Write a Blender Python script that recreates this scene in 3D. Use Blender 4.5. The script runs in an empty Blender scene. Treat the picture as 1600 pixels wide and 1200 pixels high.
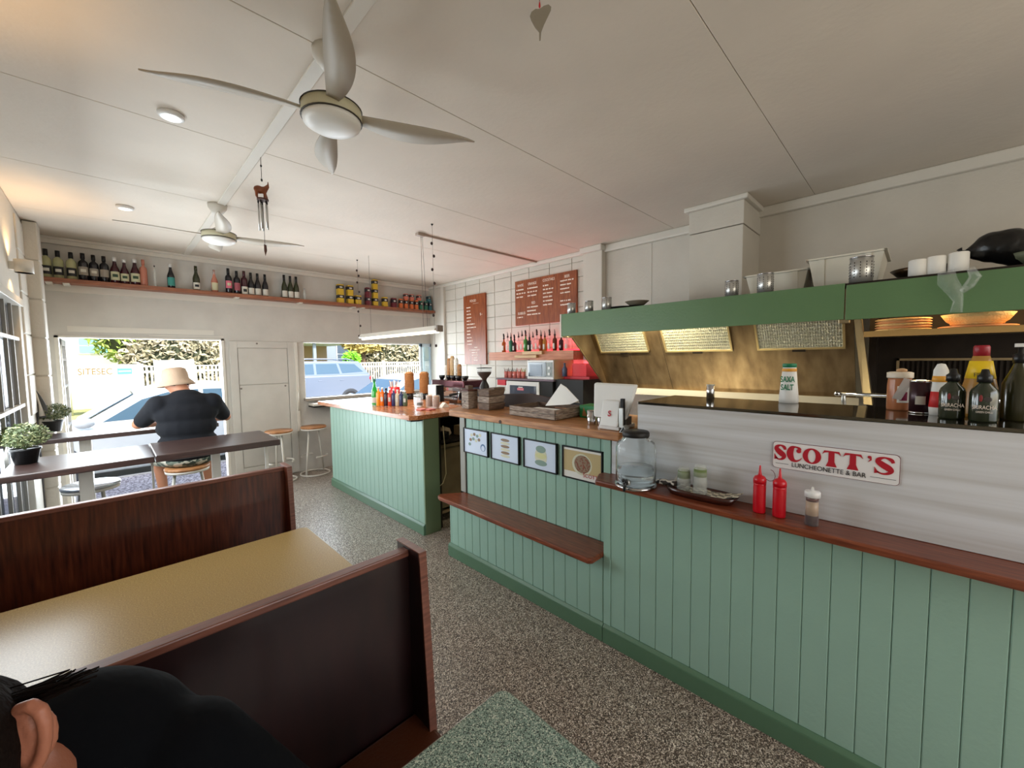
import bpy, bmesh, math, random
from math import sin, cos, pi, radians
from mathutils import Vector, Matrix
random.seed(7)
C = bpy.context.scene.collection
SC = bpy.context.scene

# ---------------------------------------------------------------- camera
H = 1.65                                   # camera height; X runs to the right wall, Y to the street front
FPX = 629.66
YAW, PIT, ROL = 0.78350163, -0.06318518, -0.01281341
fw = Vector((sin(YAW)*cos(PIT), cos(YAW)*cos(PIT), sin(PIT)))
r0 = Vector((cos(YAW), -sin(YAW), 0)); u0 = r0.cross(fw)
rt = r0*cos(ROL) + u0*sin(ROL); up = -r0*sin(ROL) + u0*cos(ROL)
cam = bpy.data.objects.new('camera', bpy.data.cameras.new('camera')); C.objects.link(cam)
cam.matrix_world = Matrix(((rt.x, up.x, -fw.x, 0), (rt.y, up.y, -fw.y, 0), (rt.z, up.z, -fw.z, H), (0, 0, 0, 1)))
cam.data.sensor_width = 36; cam.data.lens = 36*FPX/1600; cam.data.clip_start = .02; cam.data.clip_end = 300
SC.camera = cam
# surveying helpers: where a sight line of the photograph meets a wall, shelf or floor of known position
def ray(x, y): return rt*((x-800)/FPX) - up*((y-600)/FPX) + fw
def _hit(x, y, a, val):
    d = ray(x, y); c = Vector((0, 0, H)); return c + d*((val-c[a])/d[a])
def AX(x, y, X): return _hit(x, y, 0, X)
def AY(x, y, Y): return _hit(x, y, 1, Y)
def AZ(x, y, Z): return _hit(x, y, 2, Z)
def AD(x, y, d): return Vector((0, 0, H)) + ray(x, y)*d

# ---------------------------------------------------------------- light
SC.view_settings.view_transform = 'Standard'; SC.view_settings.look = 'None'
SC.view_settings.gamma = 1; SC.view_settings.use_curve_mapping = False
SC.view_settings.exposure = 0.42
W = bpy.data.worlds.new('world'); SC.world = W; W.use_nodes = True
wn = W.node_tree.nodes; wl = W.node_tree.links
sky = wn.new('ShaderNodeTexSky'); sky.sky_type = 'NISHITA'; sky.sun_disc = False
sky.sun_elevation = radians(52); sky.sun_rotation = radians(200); sky.air_density = 1.2; sky.dust_density = 2.5
wl.new(sky.outputs[0], wn['Background'].inputs[0]); wn['Background'].inputs[1].default_value = .32
def light(kind, name, loc, energy, color=(1, 1, 1), rot=(0, 0, 0), **k):
    d = bpy.data.lights.new(name, kind); d.energy = energy; d.color = color
    for a, b in k.items(): setattr(d, a, b)
    o = bpy.data.objects.new(name, d); C.objects.link(o); o.location = loc; o.rotation_euler = rot
    return o
light('SUN', 'sun', (0, 0, 20), 5.6, (1, .95, .86), (radians(38), radians(12), 0), angle=.01)
# daylight coming in through the street door and the bar window, then two added fills
light('AREA', 'door_daylight', (.36, 6.7, 1.15), 64, (.84, .93, 1), (radians(-79), 0, 0), shape='RECTANGLE', size=1.45, size_y=1.9)
light('AREA', 'bar_window_daylight', (3.1, 6.7, 1.5), 52, (.84, .93, 1), (radians(-80), 0, 0), shape='RECTANGLE', size=1.9, size_y=.8)
light('AREA', 'side_glazing_daylight', (-.44, 3.9, 1.45), 60, (.87, .95, 1), (0, radians(-76), 0), shape='RECTANGLE', size=1.3, size_y=2.4)  # added fill inside the side glazing, brightens the counter fronts
light('AREA', 'rear_window_daylight', (1.9, -2.2, 1.9), 30, (1, .94, .85), (radians(90), 0, 0), shape='RECTANGLE', size=3.6, size_y=1.8)  # added fill behind the camera; no window is seen there

# ---------------------------------------------------------------- materials
def nodes(m): return m.node_tree.nodes, m.node_tree.links
def lin(c): return tuple(((v/255)/12.92 if v/255 <= .04045 else ((v/255+.055)/1.055)**2.4) for v in c)
MATS = {}
def mat(name, c, rough=.5, metal=0, emit=0, trans=0, alpha=1, ior=1.45, coat=0, spec=.5, bump=0, bscale=60, vary=0, vscale=6):
    if name in MATS: return MATS[name]
    m = bpy.data.materials.new(name); m.use_nodes = True; n, l = nodes(m); b = n['Principled BSDF']
    col = (*lin(c), 1)
    b.inputs['Base Color'].default_value = col; b.inputs['Roughness'].default_value = rough
    b.inputs['Metallic'].default_value = metal; b.inputs['IOR'].default_value = ior
    b.inputs['Transmission Weight'].default_value = trans; b.inputs['Alpha'].default_value = alpha
    b.inputs['Coat Weight'].default_value = coat; b.inputs['Specular IOR Level'].default_value = spec
    if emit:
        b.inputs['Emission Color'].default_value = col; b.inputs['Emission Strength'].default_value = emit
    if vary or bump:
        tc = n.new('ShaderNodeTexCoord')
    if vary:
        nz = n.new('ShaderNodeTexNoise'); nz.inputs['Scale'].default_value = vscale; nz.inputs['Detail'].default_value = 5
        l.new(tc.outputs['Object'], nz.inputs['Vector'])
        r = n.new('ShaderNodeValToRGB'); e = r.color_ramp.elements
        e[0].position = .3; e[1].position = .72
        e[0].color = tuple(v*(1-vary) for v in col[:3])+(1,); e[1].color = tuple(min(1, v*(1+vary*.5)) for v in col[:3])+(1,)
        l.new(nz.outputs['Fac'], r.inputs[0]); l.new(r.outputs[0], b.inputs['Base Color'])
    if bump:
        nb = n.new('ShaderNodeTexNoise'); nb.inputs['Scale'].default_value = bscale
        l.new(tc.outputs['Object'], nb.inputs['Vector'])
        bp = n.new('ShaderNodeBump'); bp.inputs['Strength'].default_value = bump; bp.inputs['Distance'].default_value = .01
        l.new(nb.outputs['Fac'], bp.inputs['Height']); l.new(bp.outputs[0], b.inputs['Normal'])
    MATS[name] = m; return m
def ramp_tex(name, kind, scale, stops, rough=.5, stretch=(1, 1, 1), detail=6, coat=0, bump=0, metal=0, distort=0, spec=.5, constant=False):
    if name in MATS: return MATS[name]
    m = bpy.data.materials.new(name); m.use_nodes = True; n, l = nodes(m); b = n['Principled BSDF']
    tc = n.new('ShaderNodeTexCoord'); mp = n.new('ShaderNodeMapping'); mp.inputs['Scale'].default_value = stretch
    l.new(tc.outputs['Object'], mp.inputs[0])
    if kind == 'noise':
        t = n.new('ShaderNodeTexNoise'); t.inputs['Detail'].default_value = detail; t.inputs['Distortion'].default_value = distort
        out = t.outputs['Fac']
    else:
        t = n.new('ShaderNodeTexVoronoi'); bw = n.new('ShaderNodeSeparateColor'); l.new(t.outputs['Color'], bw.inputs[0]); out = bw.outputs[0]
    t.inputs['Scale'].default_value = scale; l.new(mp.outputs[0], t.inputs['Vector'])
    r = n.new('ShaderNodeValToRGB'); cr = r.color_ramp
    if constant: cr.interpolation = 'CONSTANT'
    while len(cr.elements) < len(stops): cr.elements.new(.5)
    for e, (p, c) in zip(cr.elements, stops): e.position = p; e.color = (*lin(c), 1)
    l.new(out, r.inputs[0]); l.new(r.outputs[0], b.inputs['Base Color'])
    b.inputs['Roughness'].default_value = rough; b.inputs['Metallic'].default_value = metal
    b.inputs['Coat Weight'].default_value = coat; b.inputs['Specular IOR Level'].default_value = spec
    if bump:
        bp = n.new('ShaderNodeBump'); bp.inputs['Strength'].default_value = bump; bp.inputs['Distance'].default_value = .004
        l.new(out, bp.inputs['Height']); l.new(bp.outputs[0], b.inputs['Normal'])
    MATS[name] = m; return m

WHITE = mat('white_wall_paint', (206, 200, 188), .6, bump=.25, bscale=40, vary=.06, vscale=3)
CEIL = mat('ceiling_paint', (218, 208, 194), .7, bump=.15, bscale=30, vary=.05, vscale=2)
GLOSSW = mat('white_gloss_paint', (214, 209, 198), .35, bump=.1, bscale=20)
FRONTW = mat('front_wall_paint', (200, 196, 188), .5, bump=.25, bscale=14, vary=.08, vscale=4)
SAGE = mat('sage_green_paint', (147, 180, 163), .36, bump=.12, bscale=50, vary=.05, vscale=3)
JOINT = mat('board_joint_shadow_gap', (60, 92, 80), .8)
KICK = mat('dark_green_kick_paint', (84, 116, 90), .35, bump=.1)
HOODG = mat('hood_green_paint', (92, 124, 84), .4, bump=.1, vary=.08, vscale=3)
FLOOR = ramp_tex('terrazzo_chips', 'voronoi', 250, [(0, (52, 40, 33)), (.25, (92, 77, 66)), (.5, (148, 132, 118)), (.72, (194, 180, 164)), (.9, (236, 226, 212))], .38, constant=True)
YELLOW = ramp_tex('yellow_flecked_laminate', 'noise', 220, [(.3, (148, 120, 68)), (.55, (170, 142, 86)), (.75, (192, 168, 116))], .28, detail=2)
GREENT = ramp_tex('green_mosaic_laminate', 'voronoi', 420, [(0, (48, 66, 60)), (.25, (112, 138, 126)), (.55, (150, 172, 158)), (.85, (206, 216, 200))], .3, constant=True)
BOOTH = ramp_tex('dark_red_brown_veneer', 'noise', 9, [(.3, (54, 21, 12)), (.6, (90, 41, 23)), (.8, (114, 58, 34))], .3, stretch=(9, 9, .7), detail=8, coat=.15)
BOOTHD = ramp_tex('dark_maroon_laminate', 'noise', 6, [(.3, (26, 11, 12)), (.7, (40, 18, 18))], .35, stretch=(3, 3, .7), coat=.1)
RAIL = ramp_tex('brown_edge_timber', 'noise', 14, [(.3, (96, 55, 44)), (.7, (132, 82, 66))], .35, stretch=(.6, 8, 8))
SEATM = mat('brown_vinyl_seat', (84, 42, 22), .4, bump=.2, bscale=120)
DARKTOP = ramp_tex('dark_stained_table_timber', 'noise', 12, [(.3, (36, 24, 22)), (.6, (62, 42, 37)), (.8, (84, 60, 50))], .3, stretch=(.6, 8, 8), detail=8, spec=.7)
LEDGE = ramp_tex('red_brown_ledge_timber', 'noise', 10, [(.3, (92, 42, 24)), (.6, (126, 64, 38)), (.8, (148, 84, 54))], .33, stretch=(9, .8, 9), detail=8)
SLAB = ramp_tex('oiled_pine_slab', 'noise', 8, [(.3, (140, 88, 50)), (.55, (180, 124, 76)), (.8, (205, 156, 108))], .4, stretch=(8, .8, 8), detail=8)
BARTOP = ramp_tex('orange_bar_timber', 'noise', 8, [(.3, (150, 88, 52)), (.55, (184, 118, 76)), (.8, (208, 150, 108))], .22, stretch=(8, .8, 8), detail=8)
SHELFW = ramp_tex('reddish_shelf_timber', 'noise', 9, [(.3, (120, 70, 48)), (.6, (150, 92, 64)), (.8, (172, 112, 82))], .45, stretch=(.8, 8, 8), detail=7)
BOARDW = ramp_tex('menu_board_veneer', 'noise', 7, [(.3, (120, 58, 26)), (.55, (146, 76, 38)), (.8, (164, 96, 54))], .4, stretch=(6, 6, .8), detail=8)
BOXW = ramp_tex('orange_shelf_box_timber', 'noise', 7, [(.3, (176, 106, 74)), (.6, (198, 132, 98)), (.8, (214, 158, 124))], .5, stretch=(6, .8, 6), detail=8)
PALEW = ramp_tex('pale_pine', 'noise', 7, [(.3, (190, 150, 105)), (.7, (218, 184, 140))], .5, stretch=(6, .8, 6))
CRATE = ramp_tex('weathered_crate_timber', 'noise', 10, [(.3, (96, 80, 70)), (.5, (142, 124, 110)), (.75, (180, 166, 150))], .7, stretch=(2, 2, 12), detail=8, bump=.4)
CRATED = ramp_tex('dark_crate_timber', 'noise', 10, [(.3, (78, 60, 48)), (.6, (112, 90, 74)), (.8, (140, 120, 100))], .7, stretch=(2, 2, 12), detail=8, bump=.4)
STEEL = mat('stainless_steel', (196, 196, 192), .34, .75, bump=.05)
CHROME = mat('chrome', (205, 205, 208), .08, 1)
HOODS = ramp_tex('greasy_brass_toned_steel', 'noise', 3, [(.25, (92, 76, 56)), (.5, (124, 104, 78)), (.7, (142, 122, 94)), (.85, (164, 146, 120))], .36, stretch=(2, 4, 1.2), detail=7, metal=.75)
HOODL = mat('worn_steel_trim', (168, 150, 118), .3, .8)
FILT = mat('filter_mesh_aluminium', (206, 204, 188), .3, .8, bump=.6, bscale=200)
DARKST = mat('dark_sooty_steel', (46, 38, 32), .45, .5, vary=.3, vscale=9)
BLACK = mat('black_plastic', (18, 18, 19), .35)
BLACKM = mat('black_matt_metal', (28, 27, 26), .5, .3)
SPLASH = ramp_tex('brushed_white_splashback', 'noise', 3, [(.3, (186, 184, 182)), (.5, (202, 203, 205)), (.7, (214, 216, 220))], .3, stretch=(1, .35, 11), detail=3, spec=.6)
BENCH = mat('polished_dark_steel_top', (96, 90, 78), .07, .9)
WHITEP = mat('white_plastic', (226, 226, 224), .35)
FANW = mat('fan_white_plastic', (200, 194, 182), .4)
GREYB = mat('fan_blade_grey', (178, 168, 152), .5)
LENS = mat('light_diffuser', (236, 234, 228), .4)
REDP = mat('red_squeeze_plastic', (196, 12, 30), .32, spec=.6)
CREAM = mat('cream_plastic', (222, 204, 160), .5)
PAPER = mat('white_paper', (236, 234, 228), .7)
KRAFT = mat('brown_kraft_paper', (176, 126, 78), .7)
REDINK = mat('red_sign_ink', (178, 24, 42), .5)
BLACKINK = mat('black_sign_ink', (34, 34, 38), .6)
WHITEINK = mat('white_menu_lettering', (240, 225, 210), .6)
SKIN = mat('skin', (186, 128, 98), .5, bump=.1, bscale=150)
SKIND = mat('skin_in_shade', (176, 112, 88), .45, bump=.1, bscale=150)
NAVY = mat('navy_cotton', (12, 14, 21), .95, bump=.3, bscale=25)
BLACKC = mat('black_cotton', (9, 10, 14), .95, spec=.15, bump=.3, bscale=25)
HATM = mat('cream_cotton_hat', (186, 160, 136), .9, bump=.4, bscale=30)
HAIR = mat('dark_brown_hair', (26, 18, 15), .95, spec=.1, bump=.8, bscale=60)
def glass(name, c=(255, 255, 255), rough=.0, tint=1):
    return mat(name, c, rough, trans=1, ior=1.45)
GLASS = glass('clear_glass', (244, 250, 248)); FROST = mat('ribbed_clear_glass', (235, 242, 242), .12, trans=.92, ior=1.3)
WATER = mat('water', (225, 240, 242), .0, trans=1, ior=1.33)
def pane_mat(name, c, a, rough=.05):
    m = mat(name, c, rough, alpha=a, spec=.8); return m
PANE = pane_mat('thin_window_glass', (200, 220, 230), .12)
REDGLOW = mat('red_led_strip', (255, 20, 40), emit=9)

# ---------------------------------------------------------------- mesh helpers
def wloc(o):
    v = Vector((0, 0, 0))
    while o: v += Vector(o.location); o = o.parent
    return v
def tag(o, label=None, cat=None, group=None, kind=None):
    if label: o['label'] = label
    if cat: o['category'] = cat
    if group: o['group'] = group
    if kind: o['kind'] = kind
    return o
def thing(name, label, cat, loc, group=None, kind=None):
    o = bpy.data.objects.new(name, None); C.objects.link(o); o.location = loc; o.empty_display_size = .05
    return tag(o, label, cat, group, kind)
class M:
    def __init__(s): s.v = []; s.f = []; s.sm = []
    def add(s, vs, fs, smooth=False):
        b = len(s.v); s.v += [Vector(p) for p in vs]; s.f += [tuple(i+b for i in f) for f in fs]; s.sm += [smooth]*len(fs); return s
    def box(s, x0, x1, y0, y1, z0, z1):
        return s.add([(x0, y0, z0), (x1, y0, z0), (x1, y1, z0), (x0, y1, z0), (x0, y0, z1), (x1, y0, z1), (x1, y1, z1), (x0, y1, z1)],
                     [(0, 3, 2, 1), (4, 5, 6, 7), (0, 1, 5, 4), (1, 2, 6, 5), (2, 3, 7, 6), (3, 0, 4, 7)])
    def lathe(s, prof, c=(0, 0, 0), n=20, axis='z', sx=1, sy=1, smooth=True):
        vs = []; fs = []; k = len(prof)
        for i in range(n):
            a = 2*pi*i/n
            for r, z in prof:
                p = (r*cos(a)*sx, r*sin(a)*sy, z)
                if axis == 'x': p = (p[2], p[0], p[1])
                if axis == 'y': p = (p[0], p[2], p[1])
                vs.append((p[0]+c[0], p[1]+c[1], p[2]+c[2]))
        for i in range(n):
            j = (i+1) % n
            for q in range(k-1): fs.append((i*k+q, j*k+q, j*k+q+1, i*k+q+1))
        s.add(vs, fs, smooth)
        b = len(s.v)-n*k
        if prof[0][0] > 1e-6: s.f.append(tuple(b+i*k for i in range(n))[::-1]); s.sm.append(False)
        if prof[-1][0] > 1e-6: s.f.append(tuple(b+i*k+k-1 for i in range(n))); s.sm.append(False)
        return s
    def cyl(s, c, r, h, axis='z', n=16, r2=None):
        return s.lathe([(r, 0), (r if r2 is None else r2, h)], c, n, axis)
    def ell(s, c, rx, ry, rz, n=14, m=8):
        return s.lathe([(sin(pi*i/m), -cos(pi*i/m)*rz) for i in range(m+1)], c, n, sx=rx, sy=ry)
    def tube(s, pts, r, n=8, cap=True):
        pts = [Vector(p) for p in pts]; vs = []; fs = []
        rs = r if isinstance(r, (list, tuple)) else [r]*len(pts)
        prev = None
        for i, p in enumerate(pts):
            d = (pts[min(i+1, len(pts)-1)]-pts[max(i-1, 0)]).normalized()
            if prev is None: a = d.orthogonal().normalized()
            else: a = (prev-d*prev.dot(d)).normalized()
            prev = a; b = d.cross(a)
            for k in range(n): t = 2*pi*k/n; vs.append(p+(a*cos(t)+b*sin(t))*rs[i])
        for i in range(len(pts)-1):
            for k in range(n): fs.append((i*n+k, i*n+(k+1) % n, (i+1)*n+(k+1) % n, (i+1)*n+k))
        s.add(vs, fs, True)
        if cap:
            b = len(s.v)-len(vs); s.f.append(tuple(b+k for k in range(n))[::-1]); s.f.append(tuple(b+(len(pts)-1)*n+k for k in range(n))); s.sm += [False, False]
        return s
    def prism(s, poly, axis, a0, a1):
        # poly in the two other axes (x: y,z / y: x,z / z: x,y)
        def P(p, a): return {'x': (a, p[0], p[1]), 'y': (p[0], a, p[1]), 'z': (p[0], p[1], a)}[axis]
        n = len(poly); vs = [P(p, a0) for p in poly]+[P(p, a1) for p in poly]
        return s.add(vs, [tuple(range(n))[::-1], tuple(range(n, 2*n))]+[(i, (i+1) % n, n+(i+1) % n, n+i) for i in range(n)])
    def hexa(s, p): # eight corner points, bottom loop then top loop
        return s.add(p, [(0, 3, 2, 1), (4, 5, 6, 7), (0, 1, 5, 4), (1, 2, 6, 5), (2, 3, 7, 6), (3, 0, 4, 7)])
    def xf(s, mt): s.v = [mt @ p for p in s.v]; return s
    def put(s, name, m, parent=None, bev=0, local=False, kind=None, label=None, cat=None, group=None, seg=2, flat=False):
        me = bpy.data.meshes.new(name)
        if parent is not None: off = Vector((0, 0, 0)) if local else wloc(parent)
        else:
            xs = [p.x for p in s.v]; ys = [p.y for p in s.v]; zs = [p.z for p in s.v]
            off = Vector(((min(xs)+max(xs))/2, (min(ys)+max(ys))/2, min(zs)))
        me.from_pydata([p-off for p in s.v], [], s.f)
        for p, q in zip(me.polygons, s.sm): p.use_smooth = q and not flat
        bm = bmesh.new(); bm.from_mesh(me); bmesh.ops.recalc_face_normals(bm, faces=bm.faces); bm.to_mesh(me); bm.free()
        me.materials.append(m); o = bpy.data.objects.new(name, me); C.objects.link(o)
        if parent is not None: o.parent = parent
        else: o.location = off
        if bev:
            b = o.modifiers.new('bevel', 'BEVEL'); b.width = bev; b.segments = seg; b.limit_method = 'ANGLE'; b.angle_limit = radians(50)
        return tag(o, label, cat, group, kind)
def copy_tree(o, parent=None, loc=None):
    c = o.copy(); C.objects.link(c)
    if parent is not None: c.parent = parent
    if loc is not None: c.location = loc
    for ch in list(o.children): copy_tree(ch, c)
    return c
def dup(o, loc, rz=None, label=None, group=None):
    c = copy_tree(o, None, loc)
    if rz is not None: c.rotation_euler = (0, 0, rz)
    if label: c['label'] = label
    if group: c['group'] = group
    return c
def text(s, name, m, parent, loc, size, rot, depth=.0006, align='CENTER', sx=1, off=0):
    cu = bpy.data.curves.new(name, 'FONT'); cu.body = s; cu.size = size; cu.extrude = depth; cu.align_x = align; cu.align_y = 'CENTER'; cu.offset = off
    t = bpy.data.objects.new(name, cu); C.objects.link(t)
    bpy.context.view_layer.update()
    me = bpy.data.meshes.new_from_object(t.evaluated_get(bpy.context.evaluated_depsgraph_get()))
    C.objects.unlink(t); bpy.data.objects.remove(t)
    me.materials.clear(); me.materials.append(m)
    o = bpy.data.objects.new(name, me); C.objects.link(o); o.parent = parent
    o.location = Vector(loc)-wloc(parent); o.rotation_euler = rot; o.scale = (sx, 1, 1)
    return o
ROTX = (radians(90), 0, radians(-90))      # lettering on a face that looks towards -X
def struct(m, name, material, label, **k): return m.put(name, material, label=label, kind='structure', **k)

# ================================================================ room shell
ZC = 2.985; XL = -.51; XR = 4.3; YW = 6.45; YB = -2.4
fl = struct(M().box(XL-.2, 6.4, YB-.2, YW+.12, -.06, 0), 'floor', FLOOR, 'speckled brown terrazzo floor of the cafe')
ce = struct(M().box(XL-.2, XR+.6, YB-.2, YW+.12, ZC+.012, ZC+.1), 'ceiling', CEIL, 'off-white sheeted ceiling with batten')
ys = [YB, -1.75, -.55, .65, 1.84, 3.0, 4.2, 5.4, YW]
for i in range(len(ys)-1):
    for x0, x1 in ((XL, .74), (.74, XR+.02)):
        M().box(x0+.001, x1-.001, ys[i]+.0014, ys[i+1]-.0014, ZC, ZC+.014).put('ceiling_sheet', CEIL, ce, bev=.002, seg=1)
M().box(.71, .77, YB, YW, ZC-.012, ZC+.001).put('batten', GLOSSW, ce, bev=.003, seg=1)
# left wall with glazed side door, its glazing extended out of view for the side fill
lw = M()
lw.box(XL-.2, XL, YB, 1.9, 0, ZC); lw.box(XL-.2, XL, 5.26, YW+.12, 0, ZC); lw.box(XL-.2, XL, 1.9, 5.26, 2.19, ZC)
lw = struct(lw, 'wall_left', WHITE, 'white painted block wall on the left side')
for i in range(5):
    z = 1.2+i*.36
    M().box(XL-.01, XL+.012, 5.44, 6.40, z+.004, min(z+.356, ZC-.05)).put('block', WHITE, lw, bev=.006, seg=1)
pl_ = M().box(XL, XL+.09, 5.86, 6.08, 0, ZC-.08)
struct(pl_, 'trim_1', WHITE, 'white painted block pier at the left wall corner')
pier = bpy.data.objects['trim_1']
for i in range(8):
    z = .1+i*.36
    M().box(XL+.08, XL+.098, 5.855, 6.085, z+.004, z+.356).put('block', WHITE, pier, bev=.006, seg=1)
    M().box(XL+.005, XL+.096, 5.85, 5.862, z+.004, z+.356).put('block', WHITE, pier, bev=.006, seg=1)
d3 = thing('door_2', 'glazed side door with white security bars in left wall', None, (XL, 4.48, 0), kind='structure')
M().box(XL-.06, XL+.01, 1.9, 1.96, 0, 2.19).box(XL-.06, XL+.01, 3.55, 3.61, 0, 2.19).box(XL-.06, XL+.01, 5.2, 5.26, 0, 2.19).box(XL-.06, XL+.03, 1.9, 5.26, 2.13, 2.19).put('frame', GLOSSW, d3, bev=.004)
DGL = mat('dark_reflecting_glass', (70, 84, 104), .08, spec=1)
M().box(XL-.05, XL-.04, 1.96, 5.2, .02, 2.13).put('pane', DGL, d3)
for y in (2.3, 2.7, 3.1, 3.95, 4.35, 4.72, 5.02):
    M().box(XL-.03, XL-.01, y-.014, y+.014, .02, 2.13).put('bar', mat('grey_white_bar', (150, 148, 142), .5), d3, bev=.003)
for z in (.35, 1.32, 1.86):
    M().box(XL-.035, XL-.0, 1.96, 5.2, z-.014, z+.014).put('rail', GLOSSW, d3, bev=.003)

# front wall: street door opening, fixed boarded leaf, bar window
DX0, DX1, DZ = -.4, 1.08, 1.955
WX0, WX1, WZ0, WZ1 = 2.05, 4.16, 1.1, 1.945
w = M()
w.box(XL-.2, DX0, YW, YW+.12, 0, ZC); w.box(DX0, DX1, YW, YW+.12, DZ, ZC); w.box(DX1, WX0, YW, YW+.12, 0, ZC)
w.box(WX0, XR+.02, YW, YW+.12, WZ1, ZC); w.box(WX0, XR+.02, YW, YW+.12, 0, WZ0)
fwll = struct(w, 'wall_front', FRONTW, 'off-white front wall with street door opening and bar window')
struct(M().box(XL, XR, YW-.03, YW, ZC-.075, ZC).box(XL, XR, YW-.05, YW, ZC-.03, ZC), 'trim_2', GLOSSW, 'white cornice over the high bottle shelf', bev=.006)
fd_ = thing('door_1', 'closed off-white boarded door leaf between street door and bar window', None, (1.5, YW, 0), kind='structure')
M().box(1.13, 1.22, YW-.03, YW, .02, 1.93).box(1.83, 1.92, YW-.03, YW, .02, 1.93).box(1.22, 1.83, YW-.03, YW, 1.84, 1.93).box(1.22, 1.83, YW-.03, YW, .02, .2).put('frame', FRONTW, fd_, bev=.004)
M().box(1.225, 1.825, YW-.018, YW, 1.34, 1.835).put('panel', FRONTW, fd_, bev=.003)
M().box(1.225, 1.825, YW-.018, YW, .205, 1.33).put('panel', FRONTW, fd_, bev=.003)
M().box(1.915, 1.955, YW-.05, YW, .62, 1.93).put('post', GLOSSW, fd_, bev=.006)
M().tube([(1.935, YW-.055, 1.2), (1.935, YW-.055, .92)], .008).put('bolt', GLOSSW, fd_)
for zz, xx in ((1.9, 1.45), (1.29, 1.24), (1.3, 1.78)):
    M().cyl((xx, YW-.036, zz), .012, .008, 'y', 10).put('screw_head', mat('grey_screw', (120, 112, 104), .6), fd_)
# jambs and open leaf of the street door
struct(M().box(DX1-.03, DX1, YW-.015, YW+.12, 0, DZ).box(DX0, DX1, YW-.015, YW+.12, DZ-.02, DZ).box(DX0, DX0+.03, YW-.015, YW+.12, 0, DZ), 'trim_3', GLOSSW, 'white jambs of the street door opening')
ol = thing('door_3', 'open white glazed door leaf folded back at left of street door', None, (-.41, YW+.5, 0), kind='structure')
M().box(-.40, -.36, YW+.13, YW+.2, 0, 1.93).box(-.40, -.36, YW+.68, YW+.75, 0, 1.93).box(-.40, -.36, YW+.13, YW+.75, 1.86, 1.93).box(-.40, -.36, YW+.13, YW+.75, 0, .1).put('frame', GLOSSW, ol, bev=.003)
for z in (.5, .95, 1.4, 1.7): M().box(-.40, -.36, YW+.2, YW+.68, z-.012, z+.012).put('glazing_bar', GLOSSW, ol)
M().box(-.382, -.378, YW+.2, YW+.68, .1, 1.86).put('pane', PANE, ol)
struct(M().box(DX0+.75, DX1, YW-.004, YW, 1.975, 1.985).box(DX0+.1, DX1-.1, YW-.006, YW, 2.0, 2.06), 'trim_4', GLOSSW, 'thin white head moulding over the street door')
# bar window: sill, sash at right end, panes
wi = thing('window_1', 'bar window onto the street with white frame and glazed sash at right', None, (3.1, YW+.03, WZ0), kind='structure')
M().box(WX0, WX1, YW+.03, YW+.09, WZ1-.02, WZ1).box(WX0, WX0+.02, YW+.03, YW+.09, WZ0, WZ1).box(WX1-.02, WX1, YW+.03, YW+.09, WZ0, WZ1).put('frame', GLOSSW, wi, bev=.003)
M().box(WX0-.02, WX1, YW-.09, YW+.12, WZ0-.045, WZ0-.0).put('sill', mat('grey_window_sill', (150, 140, 128), .4), wi, bev=.008)
M().box(WX0+.03, XR-.05, YW-.25, YW-.03, WZ0-.115, WZ0-.075).put('counter_ledge', GLOSSW, wi, bev=.01)
M().box(WX0+.03, XR-.05, YW-.24, YW-.03, WZ0-.135, WZ0-.115).put('ledge_support', BLACKM, wi)
M().box(4.04, 4.09, YW-.02, YW+.02, WZ0, WZ1).box(4.04, 4.29, YW-.02, YW+.02, WZ1-.06, WZ1).box(4.25, 4.29, YW-.02, YW+.02, WZ0, WZ1).box(4.04, 4.29, YW-.02, YW+.02, WZ0, WZ0+.05).put('sash_frame', mat('pale_blue_white_sash', (196, 214, 226), .4), wi, bev=.004)
M().box(4.09, 4.25, YW-.003, YW+.003, WZ0+.05, WZ1-.06).put('pane', pane_mat('sash_glass', (170, 205, 215), .55), wi)
# right wall: stack-bonded painted blocks, pilaster, plain sheeted wall, cornice
rw = M().box(XR+.02, XR+.15, YB, YW+.12, 0, ZC)
rw = struct(rw, 'wall_right', WHITE, 'white wall on the right with painted blocks and plain sheeting')
bx = [2.95, 3.197, 3.573, 3.952, 4.314, 4.681, 5.035, 5.4, 5.68, 5.98]
proto = {}
zs = [.78+.19*i for i in range(12)]
for i in range(len(bx)-1):
    for j, z in enumerate(zs):
        z1 = min(z+.19, ZC-.03)
        M().box(XR+.004, XR+.03, bx[i]+.003, bx[i+1]-.003, z+.003, z1-.003).put('block', WHITE, rw, bev=.004, seg=1)
struct(M().box(XR-.04, XR+.02, 5.98, 6.06, 0, ZC), 'trim_5', GLOSSW, 'white corner board at end of the block wall', bev=.005)
struct(M().box(XR-.02, XR+.02, 6.06, YW, 0, ZC), 'trim_6', WHITE, 'smooth white wall strip beside the bar window')
struct(M().box(XR-.10, XR+.02, 2.68, 2.95, 0, ZC-.02), 'trim_7', WHITE, 'white pilaster beside the menu board', bev=.006)
struct(M().box(XR-.01, XR+.02, YB, 2.68, 0, ZC-.02), 'trim_8', WHITE, 'plain cream sheeting above the range hood')
M().box(XR-.014, XR-.009, 2.1, 2.106, 2.05, ZC-.05).put('cover_strip', GLOSSW, bpy.data.objects['trim_8'])
struct(M().box(XR-.05, XR+.02, 2.95, YW, ZC-.05, ZC).box(XR-.15, XR+.02, 2.66, 2.97, ZC-.07, ZC).box(XR-.06, XR+.02, YB, 2.68, ZC-.085, ZC), 'trim_9', GLOSSW, 'white cornice along the right wall', bev=.012, seg=3)
du = thing('trim_10', 'boxed white exhaust duct rising from the hood to ceiling', None, (4.05, 1.28, 2.05), kind='structure')
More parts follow.
